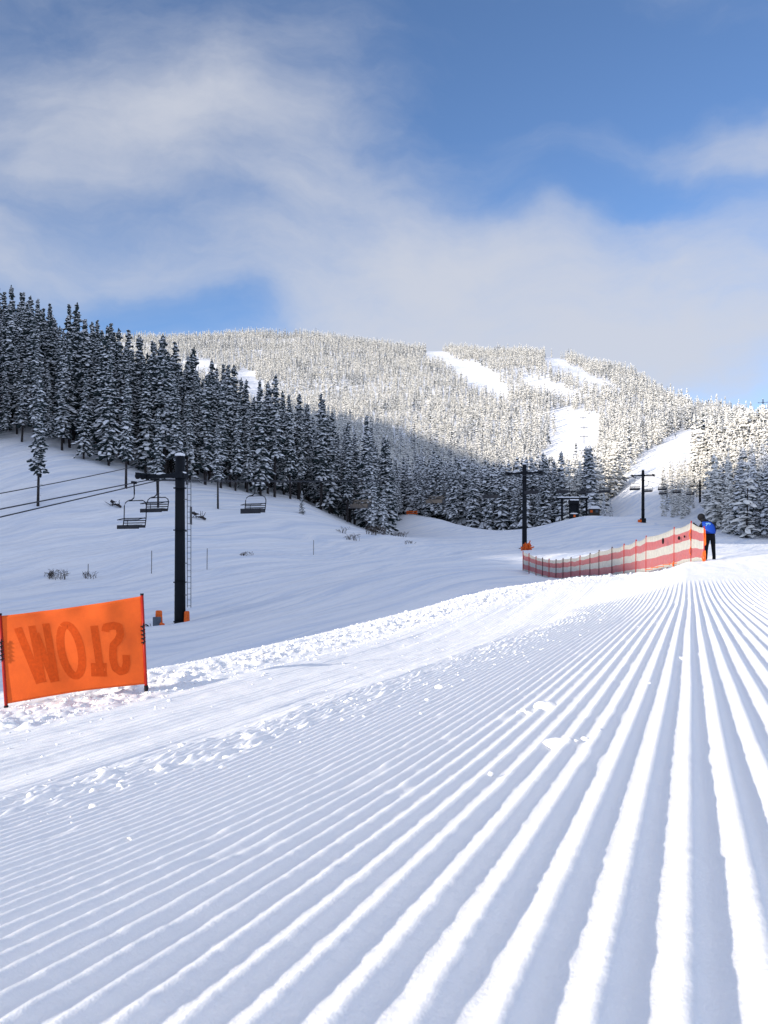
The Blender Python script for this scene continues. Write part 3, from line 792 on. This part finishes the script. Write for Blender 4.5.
sd=(BR-BL).normalized(); nrm=Vector((sd.y,-sd.x,0)).normalized()
if nrm.y>0: nrm=-nrm
def clothpt(u,v,off=0):
    """u 0..1 left to right, v 0..1 bottom to top"""
    p=BL.lerp(BR,u).lerp(TL.lerp(TR,u),v)
    sag=(-.018*math.sin(math.pi*u)*(v) + .025*math.sin(math.pi*u)*(1-v))
    p.z+=sag
    ripple=.014*math.sin((u*16-v*11))*math.sin(math.pi*u)*abs(v-.4)+.018*math.sin(u*9+v*2)*math.sin(math.pi*u)+.012*math.sin(u*21+v*5)*(.3+v*.7)*math.sin(math.pi*u)+.05*math.sin(math.pi*u)*math.sin(math.pi*v)
    return p-org+nrm*(off+ripple)
mb=MB(); nu,nv=60,34
vs=[clothpt(i/nu,j/nv) for j in range(nv+1) for i in range(nu+1)]
mb.add(vs,[(j*(nu+1)+i,j*(nu+1)+i+1,(j+1)*(nu+1)+i+1,(j+1)*(nu+1)+i) for j in range(nv) for i in range(nu)])
cl=mb.build('cloth',M['orange_cloth'],bn,True); so=cl.modifiers.new('s','SOLIDIFY'); so.thickness=.003; so.offset=0
mb=MB()
def pxuv(X,Y):
    u=(X-3)/(144-3); yt=616+(596-616)*u; yb=704+(684-704)*u; return u,(yb-Y)/(yb-yt)
def stroke(pts,w):
    # flat ribbon with a width given in photo-scale units, laid on the cloth
    L=[];Rr=[]; P_=[]
    for i in range(len(pts)-1):
        for k in range(6):
            u=k/6; P_.append((pts[i][0]+(pts[i+1][0]-pts[i][0])*u,pts[i][1]+(pts[i+1][1]-pts[i][1])*u))
    P_.append(pts[-1])
    for i,(x,y) in enumerate(P_):
        x0,y0=P_[max(i-1,0)];x1,y1=P_[min(i+1,len(P_)-1)]; dx,dy=x1-x0,y1-y0; l=math.hypot(dx,dy) or 1
        nx,ny=-dy/l*w/2,dx/l*w/2
        L.append(clothpt(*pxuv(x+nx,y+ny),.0035)); Rr.append(clothpt(*pxuv(x-nx,y-ny),.0035))
    m_=len(P_); mb.add(L+Rr,[(i,i+1,m_+i+1,m_+i) for i in range(m_-1)])
# W O, mirrored L, mirrored S (traced in photo pixels; crop scale 4.52, origin 0,570)
q=lambda pts:[(x/4.52,570+y/4.52) for x,y in pts]
offs=[.0]
stroke(q([(85,260),(165,515)]),7.5); stroke(q([(178,512),(146,250)]),7)
stroke(q([(160,285),(228,510)]),7.0); stroke(q([(236,510),(207,240)]),7.0)
def ring(cx,cy,rx,ry,t0,t1,nn=22,rot=0):
    return [(cx+rx*math.cos(t0+(t1-t0)*i/nn),cy+ry*math.sin(t0+(t1-t0)*i/nn)) for i in range(nn+1)]
o_=[(x+(y-370)*.12,y) for x,y in ring(312,366,44,120,-2.0,-2.0+2*math.pi)]
stroke(q(o_),7.6)
stroke(q([(420,250),(440,480)]),7.6); stroke(q([(396,455),(468,455)]),14)
stroke(q([(470,278),(474,256),(510,250),(536,256),(540,290),(528,316),(504,340),(500,375),(500,410),(508,446),(530,462),(552,455),(562,425),(562,385)]),7.8)
mb.build('lettering',M['dark_orange'],bn)
for (tp,bt,nm) in ((TL,BL,0),(TR,BR,1)):
    mb=MB(); up=(tp-bt).normalized(); mb.tube([bt-org-up*.35,tp-org+up*.03],.021,10); pl=mb.build('pole',M['red_pole'],bn,True)
    mb=MB(); mb.tube([bt-org-up*.10,bt-org-up*.02],.027,10); mb.tube([tp-org+up*.01,tp-org+up*.035],.024,10); mb.build('pole_tip',M['black'],pl)
    mb=MB(); c=bt.lerp(tp,.56 if nm else .60)-org
    for k in range(5):
        z=-.11+.055*k; mb.tube([c+up*z+Vector((-.03,-.03,0)),c+up*(z+.02)+Vector((.03,-.03,0))],.009,6); mb.tube([c+up*z+Vector((.0,-.034,-.02)),c+up*(z+.05)+Vector((.012,-.034,0))],.007,6)
    mb.build('tie_cord',M['black'],bn)

# ------------------------------------------------------------------ net fence
def net_mat(name,col,alpha):
    m,nt,b=newmat(name); b.inputs['Base Color'].default_value=(*col,1); b.inputs['Roughness'].default_value=.8
    tc=N(nt,'ShaderNodeTexCoord'); nz=N(nt,'ShaderNodeTexNoise',i_Scale=6.0,i_Detail=6.0,i_Roughness=.7); nt.links.new(tc.outputs['Object'],nz.inputs['Vector'])
    mr=N(nt,'ShaderNodeMapRange',i_3=alpha-.15,i_4=alpha+.12); mr.inputs[1].default_value=.35; mr.inputs[2].default_value=.65
    nt.links.new(nz.outputs['Fac'],mr.inputs[0]); nt.links.new(mr.outputs[0],b.inputs['Alpha']); return m
M['net_white']=net_mat('white netting',(.47,.46,.42),.78); M['net_pink']=net_mat('red netting',(.42,.115,.12),.78)
NP=[(523,577,552,62),(529,577,554,61),(536,579.5,557,60),(542.5,580,558.5,59),(549,580.5,559.5,58),(556,581,560,57),(563,580.5,559,56),(571,580,558,55),(580,579.5,556.5,53),(590,579.5,554,50.5),(599,578.5,551,48),(612,577.5,548,45),(624,576,545,42.5),(636,574.5,541,40),(646,572.5,537,37.8),(674,566.5,528.5,34.2),(691,564.5,522.5,32.4),(704,561,528,31.2)]
fn=empty('net_fence',(0,0,0)); 
fpts=[]
for X,yb,yt,d in NP:
    b_=P3(X,yb,d); gz_=Hs(b_.x,b_.y); t_=P3(X,yt,d); b_.z=max(b_.z,gz_) if abs(b_.z-gz_)>.0 else gz_
    fpts.append((b_,t_,gz_))
    print('net',X,round(b_.z,2),round(gz_,2),'h',round(t_.z-b_.z,2))
base=Vector(fpts[-1][0]); base.z=fpts[-1][2]; fn.location=base
tag(fn,'pink and cream banded safety net fence curving from second mast to the person','net fence')
rows=[0,.10,.36,.60,.84,1.0]; mrow=[0,1,0,1,0]
vs=[];fs=[];mi=[];SUB=6;cols=[]
for i in range(len(fpts)-1):
    b0,t0,_=fpts[i];b1,t1_,_=fpts[i+1]
    for k in range(SUB+(i==len(fpts)-2)):
        u=k/SUB; sg=math.sin(math.pi*u)*min(1,(b1-b0).length/2)
        bb_=b0.lerp(b1,u);tt=t0.lerp(t1_,u); tt.z-=.07*sg; bb_.z+=.03*sg
        out=Vector((.0,-.06*sg*math.sin(i*2.1+1),0))
        cols.append([bb_.lerp(tt,r)+out*math.sin(math.pi*r)-base+Vector((0,0,.015*math.sin(k*1.7+i)*(r>0.05)*(r<.95))) for r in rows])
for c in cols: vs+=c
for i in range(len(cols)-1):
    for j in range(5): fs.append((i*6+j,(i+1)*6+j,(i+1)*6+j+1,i*6+j+1)); mi.append(mrow[j])
me=bpy.data.meshes.new('netting'); me.from_pydata(vs,[],fs); me.materials.append(M['net_white']); me.materials.append(M['net_pink'])
for p_,m_ in zip(me.polygons,mi): p_.material_index=m_; p_.use_smooth=True
o=link(bpy.data.objects.new('netting',me),fn); so=o.modifiers.new('s','SOLIDIFY'); so.thickness=.006
for i,(b_,t_,gz_) in enumerate(fpts):
    mb=MB(); up=(t_-b_); dark=i in (3,5,6,7,9,10,11)
    bt=Vector((b_.x,b_.y,gz_-.3)); mb.tube([bt-base,t_-base+Vector((0,-.03,.06))],.034 if i<14 else .024,7)
    mb.build('pole',M['netpole_dark' if dark else 'netpole'],fn,True)
# orange hooks and loose orange cord on the near panels
mb=MB(); g_=random.Random(4)
for (i,v0,v1) in ((16,.55,.85),(16,.2,.4),(17,.5,.95),(17,.02,.3),(15,.0,.15)):
    b_,t_,_=fpts[i]; a1=b_.lerp(t_,v0)-base;a2=b_.lerp(t_,v1)-base
    for k in range(3 if i<17 else 6):
        o_=Vector((g_.uniform(-.06,.05),-.04+g_.uniform(-.03,0),g_.uniform(-.06,.06))); mb.tube([a1+o_,(a1+a2)/2+o_*1.4+Vector((-.03,0,0)),a2+o_*.6],.013,5)
for k in range(5):
    b_=fpts[14][0].lerp(fpts[16][0],.15+.14*k)-base; mb.tube([b_+Vector((-.3,-.06,.05+.03*(k%2))),b_+Vector((.15,-.08,.1)),b_+Vector((.4,-.06,.08))],.015,5)
mb.build('orange_cord',M['orange_pad'],fn)
mb=MB()
for X,Y,d,w,h in ((663,541,34.9,.14,.3),(679,538,33.5,.16,.18),(684.5,536.5,33,.1,.12)):
    p=P3(X,Y,d-.15)-base
    mb.ball(p,(w/3,.03,h/2.4),7,5)
mb.build('black_tag',M['black'],fn,True)
# rolled net at the second mast
g=ground(527,99); rl=empty('rolled_net',g); tag(rl,'bundle of rolled orange netting lying at the foot of second mast','rolled net')
mb=MB(); g_=random.Random(9)
zt=P3(527,546,99).z-g.z
for k in range(26):
    c=Vector((g_.gauss(0,.38),g_.gauss(0,.25),g_.uniform(0,max(zt,.6)))); a=Vector((g_.gauss(0,.3),g_.gauss(0,.3),g_.gauss(0,.3)))
    mb.tube([c-a,c+Vector((0,0,.1)),c+a],.07,6)
mb.build('net_roll',M['orange_pad'],rl,True)
mb=MB(); mb.tube([(-.9,0,zt*.45),(-.2,0,zt*.5),(.6,.1,zt*.7)],.05,6); mb.build('pole_bundle',M['netpole_dark'],rl)

# ------------------------------------------------------------------ people
def skin_obj(name,chains,mats,parent,sub=2):
    """chains: list of lists of (pos,radius or (rx,ry)); first vertex of later chains may reference an index (int)"""
    vs=[];es=[];rs=[]
    for ch in chains:
        prev=None
        for it in ch:
            if isinstance(it,int): prev=it; continue
            vs.append(it[0]); rs.append(it[1]); 
            if prev is not None: es.append((prev,len(vs)-1))
            prev=len(vs)-1
    me=bpy.data.meshes.new(name); me.from_pydata(vs,es,[]); 
    for m in mats: me.materials.append(m)
    o=link(bpy.data.objects.new(name,me),parent)
    sk=o.modifiers.new('skin','SKIN'); sk.use_smooth_shade=True
    for i,r in enumerate(rs): me.skin_vertices[0].data[i].radius=(r if isinstance(r,tuple) else (r,r))
    me.skin_vertices[0].data[0].use_root=True
    s=o.modifiers.new('sub','SUBSURF'); s.levels=sub; s.render_levels=sub
    return o
def make_person(loc,rz,label,vest=True,sc=1.0):
    t=empty('person',loc,rz,sc); tag(t,label,'person')
    # person faces +y (away from the camera), bending a little to the left (-x); z up
    ch=[[((.06,0,.93),(.15,.12)),((.06,.03,1.06),(.17,.13)),((.045,.09,1.2),(.20,.14)),((.01,.16,1.34),(.205,.135)),((-.04,.22,1.45),(.09,.08)),((-.10,.28,1.51),(.07,.07)),((-.15,.31,1.575),(.095,.11)),((-.18,.33,1.645),(.08,.095))]]
    ch.append([0,((.16,0,.86),(.10,.11)),((.185,.03,.5),(.075,.08)),((.20,-.02,.12),(.06,.065)),((.20,-.01,.05),(.065,.07)),((.21,.15,.035),(.05,.035))])
    ch.append([0,((-.03,0,.86),(.10,.11)),((-.075,.03,.5),(.075,.08)),((-.11,-.02,.12),(.06,.065)),((-.11,-.01,.05),(.065,.07)),((-.12,.15,.035),(.05,.035))])
    ch.append([3,((.20,.14,1.36),(.075,.075)),((.30,.16,1.14),(.062,.062)),((.22,.30,.98),(.05,.05)),((.12,.38,.97),(.035,.03))])
    ch.append([3,((-.17,.20,1.36),(.075,.075)),((-.27,.30,1.20),(.06,.06)),((-.34,.42,1.30),(.048,.048)),((-.37,.48,1.38),(.035,.03))])
    skin_obj('body',ch,[M['black']],t)
    # gloved fingers
    for hx,hy,hz,dx in ((.12,.38,.97,-1),(-.37,.48,1.38,-1)):
        mb=MB()
        for k in range(4): 
            o_=-.03+.02*k; L=(.075,.085,.08,.065)[k]
            mb.tube([(hx,hy+.01,hz+o_),(hx+dx*L*.6,hy+.03,hz+o_),(hx+dx*L,hy+.01,hz+o_-.015)],.011,6)
        mb.tube([(hx,hy-.02,hz+.02),(hx+dx*.05,hy-.03,hz+.05)],.012,6)
        mb.build('glove',M['black'],t,True)
    # hat and face
    mb=MB(); mb.ball((-.175,.31,1.63),(.14,.145,.14),14,9); mb.ball((-.12,.22,1.50),(.12,.10,.09),12,7); mb.build('hat',M['black'],t,True)
    mb=MB(); mb.ball((-.165,.405,1.57),(.07,.06,.08),12,8); mb.ball((-.165,.47,1.57),(.014,.02,.02),8,6); mb.ball((-.19,.455,1.59),(.011,.01,.008),6,5); mb.ball((-.14,.455,1.59),(.011,.01,.008),6,5); mb.ball((-.165,.458,1.53),(.025,.008,.007),6,5); mb.build('face',M['skin'],t,True)
    if vest:
        # bib: a shell around the torso
        mb=MB(); prof=[(1.00,.055,.0,.20,.165),(1.10,.055,.045,.21,.175),(1.22,.04,.095,.225,.18),(1.33,.012,.15,.225,.175),(1.42,-.02,.19,.18,.145),(1.45,-.05,.22,.13,.11)]
        nn=20;vv=[]
        for z,cx_,cy_,rx_,ry_ in prof:
            for k in range(nn):
                a=2*math.pi*k/nn; c_=math.cos(a);s_=math.sin(a)
                vv.append((cx_+rx_*math.copysign(abs(c_)**.8,c_),cy_+ry_*math.copysign(abs(s_)**.8,s_),z))
        ff=[(j*nn+k,j*nn+(k+1)%nn,(j+1)*nn+(k+1)%nn,(j+1)*nn+k) for j in range(len(prof)-1) for k in range(nn)]
        # leave jacket showing at the sides
        ff=[f for f in ff if (f[0]%nn) in (4,5,6,11,12,13,14,15,16,17,3)]
        mb.add(vv,ff); v=mb.build('bib',M['blue'],t,True); s_=v.modifiers.new('s','SOLIDIFY'); s_.thickness=.012; s_.offset=1
        mb=MB(); g_=random.Random(2)
        def bp(u,z):   # on the back of the bib
            a=-math.pi/2+u
            i=max(0,min(len(prof)-2,sum(1 for p_ in prof if p_[0]<=z)-1)); p0,p1=prof[i],prof[i+1]; w=(z-p0[0])/(p1[0]-p0[0])
            cx_,cy_,rx_,ry_=[p0[k]+(p1[k]-p0[k])*w for k in (1,2,3,4)]
            c_=math.cos(a);s__=math.sin(a)
            return Vector((cx_+(rx_)*math.copysign(abs(c_)**.8,c_),cy_+(ry_)*math.copysign(abs(s__)**.8,s__)-.02,z))
        for pts_ in ([(-.45,1.37),(-.3,1.40),(-.2,1.36)],[(-.4,1.33),(-.28,1.34),(-.1,1.35)],[(-.2,1.40),(0,1.37),(.2,1.38)],[(.05,1.41),(.2,1.36),(.35,1.38)],[(-.5,1.31),(-.35,1.30)],[(.0,1.33),(.15,1.34)]):
            mb.tube([bp(*p_) for p_ in pts_],.009,5)
        mb.build('bib_print',M['pale_print'],t)
    return t
g=ground(708.5,32.6)
make_person((g.x,g.y,g.z-.01),-.05,'person in black with a blue bib bending over the net fence end',sc=.97)
g=ground(675.5,470); make_person((g.x,g.y,g.z),.8,'tiny dark skier high up on the bumpy ski run',vest=False)

# ------------------------------------------------------------------ thin stakes, dry plants, stumps
for X,Y,h,lab in ((88,79,1.0,'short thin stake left of the others beyond the banner'),(151.5,79,2.0,'thin stake in the snow just left of near mast'),(207,81,1.9,'thin stake in the snow just right of near mast'),(313.5,97,1.6,'thin stake at the foot of the left hill, farthest right')):
    g=ground(X,Y); mb=MB(); mb.tube([(0,0,-.3),(.02,0,h)],.03,6); o=mb.build('stake',M['twig']); o.location=g; tag(o,lab,'stake','thin stakes on the plain')
def shrub(X,d,w,h,nt_,label,seed,snowy=False):
    g=ground(X,d); g_=random.Random(seed); mb=MB()
    for k in range(nt_):
        x0=g_.uniform(-w,w)*.6;y0=g_.uniform(-w,w)*.3; hh=h*g_.uniform(.45,1)
        q=Vector((x0,y0,-.15)); m_=Vector((x0+g_.gauss(0,.15),y0,hh*.5)); e=Vector((x0+g_.gauss(0,.35)*h,y0+g_.gauss(0,.1),hh))
        mb.tube([q,m_,e],.022,4,r2=.012)
        for j in range(2):
            f_=g_.uniform(.4,.9); s0=q.lerp(e,f_); mb.tube([s0,s0+Vector((g_.gauss(0,.2),g_.gauss(0,.1),g_.uniform(.05,.3)))*h],.012,4)
    o=mb.build('dry_shrub',M['twig']); o.location=g; tag(o,label,'shrub','dry shrubs poking through snow')
shrub(58,77,1.1,.8,26,'sparse dry shrub poking out of snow above the banner',1)
shrub(47,77.5,.7,.5,12,'smallest dry tuft at the left above the banner',2)
shrub(91,78,1.0,.6,14,'flattened dry stalks right above the banner corner',3)
shrub(245,90,1.2,.5,16,'low dry tuft on the crease right of near mast',4)
shrub(379,131,1.6,1.5,40,'dark dry bush in front of ridge tip firs',5)
shrub(371,127,1.2,1.2,28,'ragged dry bush left of the ridge tip',6)
shrub(400,135,2.2,.9,34,'brown low bush trailing right from the ridge tip',7)
shrub(353,115,1.5,.9,22,'dry stalks below the ridge on the lower slope',8)
shrub(343,122,.8,.9,12,'small dry sprig higher on the slope below the ridge',9)
shrub(410,112,1.0,.5,12,'little dark tuft on the open plain right of ridge',10)
def stump(X,d,seed,label,L=1.6,up=.6):
    g=ground(X,d); g_=random.Random(seed); t=empty('fallen_branch',g); tag(t,label,'branch','dark fallen branches')
    mb=MB(); mb.tube([(-L/2,0,up),(0,0,.1+up*.4),(L/2,0,.0)],[.16,.2,.12],8)
    for k in range(12):
        x0=g_.uniform(-L/2,L/2*.6); mb.tube([(x0,0,.2),(x0+g_.gauss(0,.3),g_.gauss(0,.3),.3+g_.uniform(.1,.7))],.05,5,r2=.02)
    mb.build('wood',M['bark'],t)
    mb=MB(); mb.ball((.05,0,.45),(L*.3,.3,.12)); mb.build('snow_cap',M['snow_lump'],t,True)
stump(116,104,1,'dark upturned root left of the closest lift chair',1.2,.7)
stump(199,106,2,'dark fallen log with snow right of the near mast',1.6,.8)
g=ground(191,103); mb=MB(); mb.tube([(0,0,-.3),(0,0,2.0)],.13,7); o=mb.build('broken_stem',M['bark']); o.location=g; tag(o,'broken upright stem just right of the near mast','stump')

# ------------------------------------------------------------------ world, sun, camera
world=bpy.data.worlds.new('World'); scene.world=world; world.use_nodes=True; nt=world.node_tree
bg=nt.nodes['Background']
sky=N(nt,'ShaderNodeTexSky',sky_type='NISHITA'); sky.sun_disc=False; sky.sun_elevation=SEL
sky.sun_rotation=math.atan2(SX,SY); sky.altitude=2400; sky.air_density=.8; sky.dust_density=.4; sky.ozone_density=3.0
tc=N(nt,'ShaderNodeTexCoord')
def blob(X,Y,rx,ry,soft=1.0):
    c=Vector(((X-HX)/F,1,(HY-Y)/F)).normalized()
    sub=N(nt,'ShaderNodeVectorMath',operation='SUBTRACT'); nt.links.new(wp.outputs[0],sub.inputs[0]); sub.inputs[1].default_value=c
    mu=N(nt,'ShaderNodeVectorMath',operation='MULTIPLY'); nt.links.new(sub.outputs[0],mu.inputs[0]); mu.inputs[1].default_value=(F/rx,F/rx,F/ry)
    le=N(nt,'ShaderNodeVectorMath',operation='LENGTH'); nt.links.new(mu.outputs[0],le.inputs[0])
    mr=N(nt,'ShaderNodeMapRange',interpolation_type='SMOOTHERSTEP'); mr.inputs[1].default_value=1.0+.0; mr.inputs[2].default_value=0; mr.inputs[3].default_value=0; mr.inputs[4].default_value=1
    nt.links.new(le.outputs['Value'],mr.inputs[0]); return mr.outputs[0]
# warp the direction a little so cloud edges wander
nw=N(nt,'ShaderNodeTexNoise',i_Scale=3.2,i_Detail=6.0); nt.links.new(tc.outputs['Generated'],nw.inputs['Vector'])
ws=N(nt,'ShaderNodeVectorMath',operation='MULTIPLY_ADD'); nt.links.new(nw.outputs['Color'],ws.inputs[0]); ws.inputs[1].default_value=(.30,.30,.20); 
off=N(nt,'ShaderNodeVectorMath',operation='SUBTRACT'); nt.links.new(tc.outputs['Generated'],off.inputs[0]); off.inputs[1].default_value=(.15,.15,.10)
nt.links.new(off.outputs[0],ws.inputs[2]); wp=ws
mp=N(nt,'ShaderNodeMapping'); mp.inputs['Scale'].default_value=(3.2,3.2,9.5); mp.inputs['Rotation'].default_value=(0,R(-12),0); nt.links.new(wp.outputs[0],mp.inputs['Vector'])
nz=N(nt,'ShaderNodeTexNoise',i_Scale=1.0,i_Detail=10.0,i_Roughness=.60); nt.links.new(mp.outputs[0],nz.inputs['Vector'])
acc=N(nt,'ShaderNodeMath',operation='MULTIPLY_ADD'); nt.links.new(nz.outputs['Fac'],acc.inputs[0]); acc.inputs[1].default_value=1.35; acc.inputs[2].default_value=-.37
cur=acc.outputs[0]
BL_=[(520,335,480,170,.70),(170,150,330,120,.34),(730,135,170,60,.35),(60,260,260,90,.28),(330,230,260,60,.12),(740,240,180,60,.22),
     (740,350,230,110,.40),(480,60,420,70,.10),(170,312,120,42,-.50),(650,70,300,80,-.36),(600,195,230,34,-.26),(690,195,120,30,-.2),(120,222,180,34,-.18),(40,40,140,50,-.10),(420,10,260,60,-.14),(230,215,90,30,-.15)]
for X,Y,rx,ry,w in BL_:
    m_=N(nt,'ShaderNodeMath',operation='MULTIPLY_ADD'); nt.links.new(blob(X,Y,rx,ry),m_.inputs[0]); m_.inputs[1].default_value=w; nt.links.new(cur,m_.inputs[2]); cur=m_.outputs[0]
cl_=N(nt,'ShaderNodeMapRange',interpolation_type='SMOOTHSTEP'); cl_.inputs[1].default_value=-.03; cl_.inputs[2].default_value=1.12; cl_.inputs[4].default_value=.92; nt.links.new(cur,cl_.inputs[0])
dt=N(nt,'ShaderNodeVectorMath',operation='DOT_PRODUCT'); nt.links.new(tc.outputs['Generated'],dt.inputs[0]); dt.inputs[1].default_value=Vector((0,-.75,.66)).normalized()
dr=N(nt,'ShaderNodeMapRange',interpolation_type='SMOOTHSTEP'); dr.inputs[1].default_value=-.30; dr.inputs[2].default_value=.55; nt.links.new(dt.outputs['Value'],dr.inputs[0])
cc=N(nt,'ShaderNodeMix',data_type='RGBA'); nt.links.new(dr.outputs[0],cc.inputs[0]); cc.inputs[6].default_value=(2.95,3.08,3.45,1); cc.inputs[7].default_value=(4.3,4.6,5.5,1)  # unseen cloud behind the camera and overhead, brightened as added fill for shaded snow
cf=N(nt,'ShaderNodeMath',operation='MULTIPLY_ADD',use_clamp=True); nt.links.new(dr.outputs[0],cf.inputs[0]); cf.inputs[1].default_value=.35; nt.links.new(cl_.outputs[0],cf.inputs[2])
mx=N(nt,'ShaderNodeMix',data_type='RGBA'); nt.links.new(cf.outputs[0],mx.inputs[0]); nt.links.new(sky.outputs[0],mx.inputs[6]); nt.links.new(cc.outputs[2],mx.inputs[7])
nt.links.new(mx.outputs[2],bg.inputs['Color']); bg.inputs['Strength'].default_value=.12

sun=bpy.data.lights.new('sun','SUN'); sun.energy=3.4; sun.angle=R(.55); sun.color=(1,.90,.76)
so=link(bpy.data.objects.new('sun',sun)); dirn=Vector((SX*math.cos(SEL),SY*math.cos(SEL),math.sin(SEL)))
so.rotation_euler=dirn.to_track_quat('Z','Y').to_euler(); so.location=(-40,-40,60)

cam=bpy.data.cameras.new('camera'); co=link(bpy.data.objects.new('camera',cam)); scene.camera=co
co.location=(0,0,0); co.rotation_euler=(R(90),0,0)
cam.sensor_fit='VERTICAL'; cam.sensor_height=24; cam.sensor_width=18; cam.lens=F/1024*24; cam.shift_y=(HY-512)/1024
cam.clip_start=.05; cam.clip_end=9000
cam.dof.use_dof=True; cam.dof.focus_distance=25; cam.dof.aperture_fstop=6.3
scene.render.resolution_x=768; scene.render.resolution_y=1024
scene.view_settings.view_transform='Standard'; scene.view_settings.look='None'; scene.view_settings.exposure=.84; scene.view_settings.gamma=1
scene.cycles.max_bounces=5; scene.cycles.diffuse_bounces=3; scene.cycles.transparent_max_bounces=8
scene.cycles.use_denoising=True
